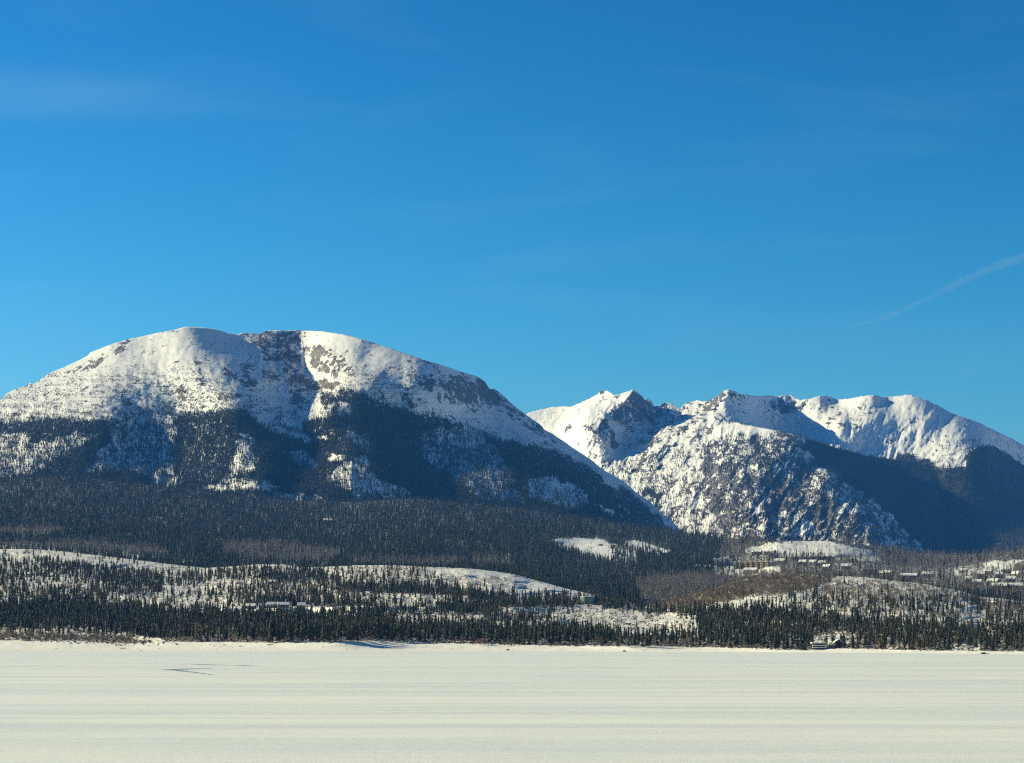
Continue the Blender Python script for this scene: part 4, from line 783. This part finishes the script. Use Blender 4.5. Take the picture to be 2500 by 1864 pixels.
def wm(px, p): return px*p.y/F
p = onF(1843, 1390); apartments(p, wm(104, p), 4, 7, 'tan', 'long tan sunlit apartment block with bays and balconies above the brown knoll', 2.7).rotation_euler = (0, 0, -.62)
p = onF(1767, 1382); apartments(p, wm(40, p), 4, 3, 'white', 'pale apartment block half hidden by trees left of the tan one', 2.6).rotation_euler = (0, 0, -.55)
p = onF(1985, 1370); apartments(p, wm(104, p), 2, 9, 'red', 'long low reddish row of condominiums under the sparse aspen slope', 2.9).rotation_euler = (0, 0, -.3)
HS = [(1833, 1402, 32, 2, 'tan', True, 'small tan house below the long tan apartment block'), (1848, 1356, 24, 2, 'brown', True, 'snow roofed house at the left end of the top row below the aspens'), (1880, 1355, 26, 2, 'brown', True, 'snow roofed house second in the top row below the aspens'), (1888, 1363, 20, 2, 'darkbrown', False, 'gabled house with a steep snowy roof under the top row'),
 (1905, 1379, 24, 2, 'green', True, 'house with green walls right of the tan apartment block'), (1960, 1382, 18, 2, 'darkbrown', True, 'dark house under the left part of the reddish condominiums'), (1985, 1382, 18, 2, 'grey', True, 'grey house under the middle of the reddish condominiums'), (2008, 1384, 18, 2, 'brown', True, 'brown house under the right part of the reddish condominiums'),
 (2018, 1394, 20, 2, 'darkbrown', True, 'dark house lowest under the reddish condominiums'), (2066, 1392, 22, 2, 'grey', True, 'grey house left of the long ribbed building'), (2094, 1404, 16, 1, 'grey', False, 'small gabled garage below the long ribbed building'), (2162, 1404, 36, 1, 'brown', True, 'long low house with one bright snowy roof'),
 (2219, 1416, 40, 2, 'green', True, 'big greenish house with a broad snowy roof behind the spruce row'), (2265, 1412, 26, 2, 'grey', True, 'grey house right of the big greenish one among bare trees'), (2352, 1398, 20, 1, 'brown', True, 'low house on the open snow strip at the right'), (2366, 1424, 18, 2, 'darkbrown', True, 'dark house at the left of the lower right settlement'),
 (2385, 1432, 22, 2, 'grey', True, 'grey house above the end of the spruce row'), (2395, 1412, 18, 2, 'brown', True, 'brown house above the middle of the right settlement'), (2412, 1404, 20, 2, 'red', True, 'reddish house high in the right settlement'), (2425, 1430, 28, 2, 'green', True, 'house with blue green roof edge beside a bare round tree'),
 (2440, 1412, 18, 2, 'brown', True, 'brown house between the reddish house and the frame edge'), (2455, 1400, 20, 2, 'darkbrown', True, 'dark house below the snowy slope at the right'), (2468, 1424, 22, 2, 'brown', True, 'brown house right of the blue green roofed one'), (2480, 1411, 18, 2, 'tan', True, 'tan sunlit house near the right frame edge'), (2491, 1392, 24, 3, 'brown', False, 'tall brown house standing highest at the right frame edge'),
 (2432, 1441, 20, 2, 'darkbrown', True, 'first unit of the dark row above the snowy road'), (2452, 1441, 20, 2, 'darkbrown', True, 'second unit of the dark row above the snowy road'), (2472, 1441, 20, 2, 'darkbrown', True, 'third unit of the dark row above the snowy road'), (2492, 1441, 20, 2, 'darkbrown', True, 'fourth unit of the dark row above the snowy road'), (2486, 1457, 34, 1, 'darkbrown', False, 'dark gabled house right above the snowy road'),
 (1627, 1358, 16, 2, 'grey', True, 'lone house with one snowy roof right of the bright clearing'), (796, 1274, 12, 1, 'brown', True, 'left of two tiny roofs alone high in the foothill forest'), (808, 1275, 10, 1, 'brown', True, 'right of two tiny roofs alone high in the foothill forest'), (1704, 1389, 12, 1, 'grey', True, 'small roof in the dark woods left of the pale apartment block'), (1728, 1390, 12, 1, 'brown', True, 'small roof nearest the left of the pale apartment block')]
for i, (x, y, wp, fl, wall, rx, lab) in enumerate(HS):
    p = onF(x, y); W = wm(wp, p); house(p, W, max(8, W*.6), fl, wall, lab, random.uniform(-.75, -.3), rx, None, rise=3.4 if rx else W*.26, nwin=max(3, int(W/4)))
p = onF(2121, 1404); apartments(p, wm(36, p), 2, 5, 'grey', 'long grey building with vertical ribs behind the knoll crest', 3.6)
for x, y, wp, wall, lab in ((612, 1487, 24, 'darkbrown', 'leftmost snowy roofed house just above the causeway road'), (642, 1486, 18, 'brown', 'second house above the causeway road'), (664, 1484, 24, 'grey', 'grey house third above the causeway road'), (692, 1485, 26, 'darkbrown', 'long dark house fourth above the causeway road'), (736, 1486, 18, 'green', 'rightmost house above the causeway road'), (1051, 1474, 12, 'white', 'small white shed above the bright end of the road'), (668, 1427, 22, 'darkbrown', 'dark house in a small clearing of the mid hill'), (1376, 1530, 16, 'green', 'small teal cabin under trees on the middle shore')):
    p = at(LH, x, y); W = wm(wp, p); house(p, W, W*.7, 1, wall, lab, random.uniform(-.2, .2), True, None, rise=1.8, nwin=3, chimney=False)
p = at(LH, 1997, 1586); W = wm(30, p)
r = empty('lodge', p); mb = MB(); mb.box(-W/2, W/2, -3, 4, -1, 3.4); link('wall', mb.mesh('wall', WM['darkbrown']), r); rb = MB(); rb.box(-W/2-.4, W/2+.4, -3.5, 4.5, 3.4, 4.0); link('roof', rb.mesh('roof', M_snow), r)
dk = MB(); dk.box(-W/2, W/2, -1.6, 0, 0, .35); dm = dk.mesh('deck', M_snow)
for k in range(3): link('deck', dm, r, loc=(0, -3, k*1.05-.2))
wb = MB(); wb.box(-.7, .7, -.05, .05, 0, .6); w2 = wb.mesh('window', M_glass)
for k in range(4): link('window', w2, r, loc=(-W*.35+k*W*.23, -3.03, 2.3))
tag(r, 'low shore lodge with stacked snow covered decks below the snowy mound', 'lodge')
p = at(LH, 2031, 1583); house(p, 3.2, 3, 1, 'white', 'small white shed between the lodge and the dark cabin', .1, False, rise=.6, nwin=2, chimney=False).scale = (1, 1, .6)
p = at(LH, 2046, 1581); house(p, 4.4, 4, 1, 'darkbrown', 'dark gabled cabin right of the small white shed on the shore', .05, False, rise=1.5, nwin=2, chimney=False)
# water tank
p = at(LH, 1435, 1476); R_ = wm(17.5, p); M_tank = vary(mat('tank_paint', rough=.55, spec=.35), (.16, .22, .17), (.22, .29, .22), .25)
r = empty('water_tank', p); mb = MB(); mb.cyl(0, 0, -2, 7.2, R_, R_, 40); link('tank_wall', mb.mesh('tank_wall', M_tank, False), r); mb = MB(); mb.cyl(0, 0, 7.2, 7.5, R_+.15, R_+.15, 40); mb.cyl(0, 0, 7.5, 8.1, R_+.1, .5, 40); link('roof', mb.mesh('roof', M_snow), r)
mb = MB()
for s_ in (-.25, .25): mb.box(R_*-.5+s_-.04, R_*-.5+s_+.04, -R_*.9-.1, -R_*.9, 0, 8)
for k in range(16): mb.box(R_*-.5-.25, R_*-.5+.25, -R_*.9-.08, -R_*.9-.02, .4+k*.48, .46+k*.48)
link('ladder', mb.mesh('ladder', M_dark), r); tag(r, 'round green grey water tank with a snow covered top among the trees', 'water tank')
# radio masts in the clearing
M_steel = mat('mast_steel', (.55, .55, .52), .5, .5)
def mast(x, y, hp, lab):
    p = onF(x, y); H = wm(hp, p); r = empty('radio_mast', p); b_ = 1.1; lm = MB(); lm.stick((0, 0, 0), (0, 0, H), .13, .08, 5); me_ = lm.mesh('leg', M_steel)
    for k in range(3): link('leg', me_, r, loc=(b_*.5*cos(2.094*k), b_*.5*sin(2.094*k), 0))
    tb = MB(); n = int(H/1.4)
    for j in range(n):
        for k in range(3):
            a = (b_*.5*cos(2.094*k), b_*.5*sin(2.094*k), H*j/n); c = (b_*.5*cos(2.094*(k+1)), b_*.5*sin(2.094*(k+1)), H*(j+1)/n); tb.stick(a, c, .06, .06, 3)
    link('bracing', tb.mesh('bracing', M_steel), r); ab = MB(); ab.cyl(0, 0, H*.72, H*.82, .9, .9, 10); ab.stick((0, 0, H), (0, 0, H*1.15), .06, .03, 4); link('antenna', ab.mesh('antenna', M_snow), r); tag(r, lab, 'mast')
mast(1457, 1331, 24, 'tall thin radio mast standing in the bright snowy clearing'); mast(1414, 1320, 10, 'short mast at the upper left edge of the snowy clearing')
hb = onF(1457, 1333); house(hb+Vector((8, 0, 0)), 7, 5, 1, 'darkbrown', 'dark equipment hut at the foot of the tall radio mast', 0, True, rise=1, nwin=2, chimney=False); house(onF(1496, 1338), 9, 6, 2, 'tan', 'little tan house at the right edge of the snowy clearing', 0, True, rise=1.5, nwin=3, chimney=False)
# road on its low embankment
def ribbon(name, pts, y0, y1, z0, z1, m_, lab, kind='structure'):
    V = []; Fs = []
    for i, (x, y) in enumerate(pts):
        p = at(LH, x, y); V += [(p.x, p.y+y0, p.z+z0-1.5), (p.x, p.y+y0, p.z+z1), (p.x*(p.y+y1)/p.y, p.y+y1, p.z+z1), (p.x*(p.y+y1)/p.y, p.y+y1, p.z+z0-1.5)]
        if i: b = 4*i; Fs += [(b-4, b, b+1, b-3), (b-3, b+1, b+2, b-2), (b-2, b+2, b+3, b-1)]
    mb = MB(); mb.add(V, Fs); return link(name, mb.mesh(name, m_), kind=kind, label=lab)
M_asph = vary(mat('asphalt', rough=.9, spec=.1), (.05, .05, .052), (.08, .08, .08), .3)
lineL = [(x, 1494.5-(x-520)*.011+.4*sin(x*.05)) for x in range(520, 1131, 10)]
ribbon('road', lineL, 3.2, 13, 0, 1.4, M_asph, 'dark road on the low causeway behind the headland pines'); ribbon('snow_bank', lineL, 0, 3, 0, 2.6, M_snow, 'bright ploughed snow bank along the causeway road')
lineR = [(x, 1470+(x-2420)*.03+1.5*sin((x-2420)*.03)) for x in range(2420, 2580, 10)]
ribbon('snowy_road', lineR, 0, 12, 0, 1.2, M_snow, 'snow covered road curving over the right end of the knoll')
# thin dark blue-grey sheets laid just above the lake snow
M_streak = vary(mat('dark_streak', rough=.35, spec=.5), (.20, .27, .31), (.42, .48, .50), .25, lo=.3, hi=.7)
def icep(x, y): D_ = CAMZ*F/(y-HY); return ((x-CX)/F*D_, D_)
def streak_strip(pts, lab):
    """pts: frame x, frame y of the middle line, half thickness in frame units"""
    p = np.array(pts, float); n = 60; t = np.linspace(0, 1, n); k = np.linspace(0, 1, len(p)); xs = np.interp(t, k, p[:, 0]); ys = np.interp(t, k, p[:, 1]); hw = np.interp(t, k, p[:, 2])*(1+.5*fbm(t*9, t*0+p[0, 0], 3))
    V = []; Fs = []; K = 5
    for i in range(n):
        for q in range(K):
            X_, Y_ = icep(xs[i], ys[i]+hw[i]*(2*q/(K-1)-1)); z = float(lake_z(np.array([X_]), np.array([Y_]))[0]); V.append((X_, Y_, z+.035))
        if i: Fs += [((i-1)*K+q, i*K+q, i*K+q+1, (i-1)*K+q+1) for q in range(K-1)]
    mb = MB(); mb.add(V, Fs); link('dark_streak', mb.mesh('dark_streak', M_streak), kind='structure', label=lab)
streak_strip([(392, 1636, .1), (430, 1637.5, 1.0), (470, 1642, 1.1), (505, 1647, .5), (530, 1649.5, .1)], 'dark blue-grey streak on the lake snow slanting at the left')
streak_strip([(392, 1636, .1), (430, 1635.3, .6), (480, 1634.2, .45), (515, 1633.2, .1)], 'thin dark streak meeting the slanting one')
streak_strip([(430, 1622, .1), (560, 1624.5, .45), (640, 1627, .1)], 'short thin dark line before the headland beach')
# ------------------------------------------------------------------ contrail, well beyond and above the mountains
cv = [(1985, 838), (2060, 806), (2180, 768), (2270, 728), (2340, 690), (2420, 655), (2520, 622), (2700, 560)]; DC = 42000; V = []; Fs = []; n = 14; m_ = 60
for i in range(m_+1):
    t_ = i/m_; x = 1985+715*t_; y = float(pl(cv, [x])[0]); rr = (3+8*min(1, t_*1.5))*(1+.07*sin(i*.5)+.04*sin(i*1.3)); rr = rr*min(1, .15+t_*6); cx, cz = (x-CX)/F*DC, CAMZ+(HY-y)/F*DC
    for k in range(n): a = 2*pi*k/n; q = rr*DC/F; V.append((cx-.43*q*cos(a), DC+q*sin(a), cz+q*cos(a)))
    if i: Fs += [((i-1)*n+k, (i-1)*n+(k+1) % n, i*n+(k+1) % n, i*n+k) for k in range(n)]
Fs += [tuple(range(n-1, -1, -1)), tuple(m_*n+k for k in range(n))]
mb = MB(); mb.add(V, Fs); cm_ = bpy.data.materials.new('contrail'); cm_.use_nodes = True; ct = cm_.node_tree; ct.nodes.clear(); co_ = ct.nodes.new('ShaderNodeOutputMaterial'); vs = ct.nodes.new('ShaderNodeVolumeScatter'); vs.inputs['Density'].default_value = 4.8e-4; vs.inputs['Color'].default_value = (1, 1, 1, 1); ct.links.new(vs.outputs[0], co_.inputs['Volume'])
import bmesh
bmc = bmesh.new(); cme = mb.mesh('contrail', cm_); bmc.from_mesh(cme); bmesh.ops.recalc_face_normals(bmc, faces=bmc.faces); bmc.to_mesh(cme); bmc.free()
tag(link('contrail', cme), 'faint white contrail slanting up to the right edge of the sky', 'contrail')
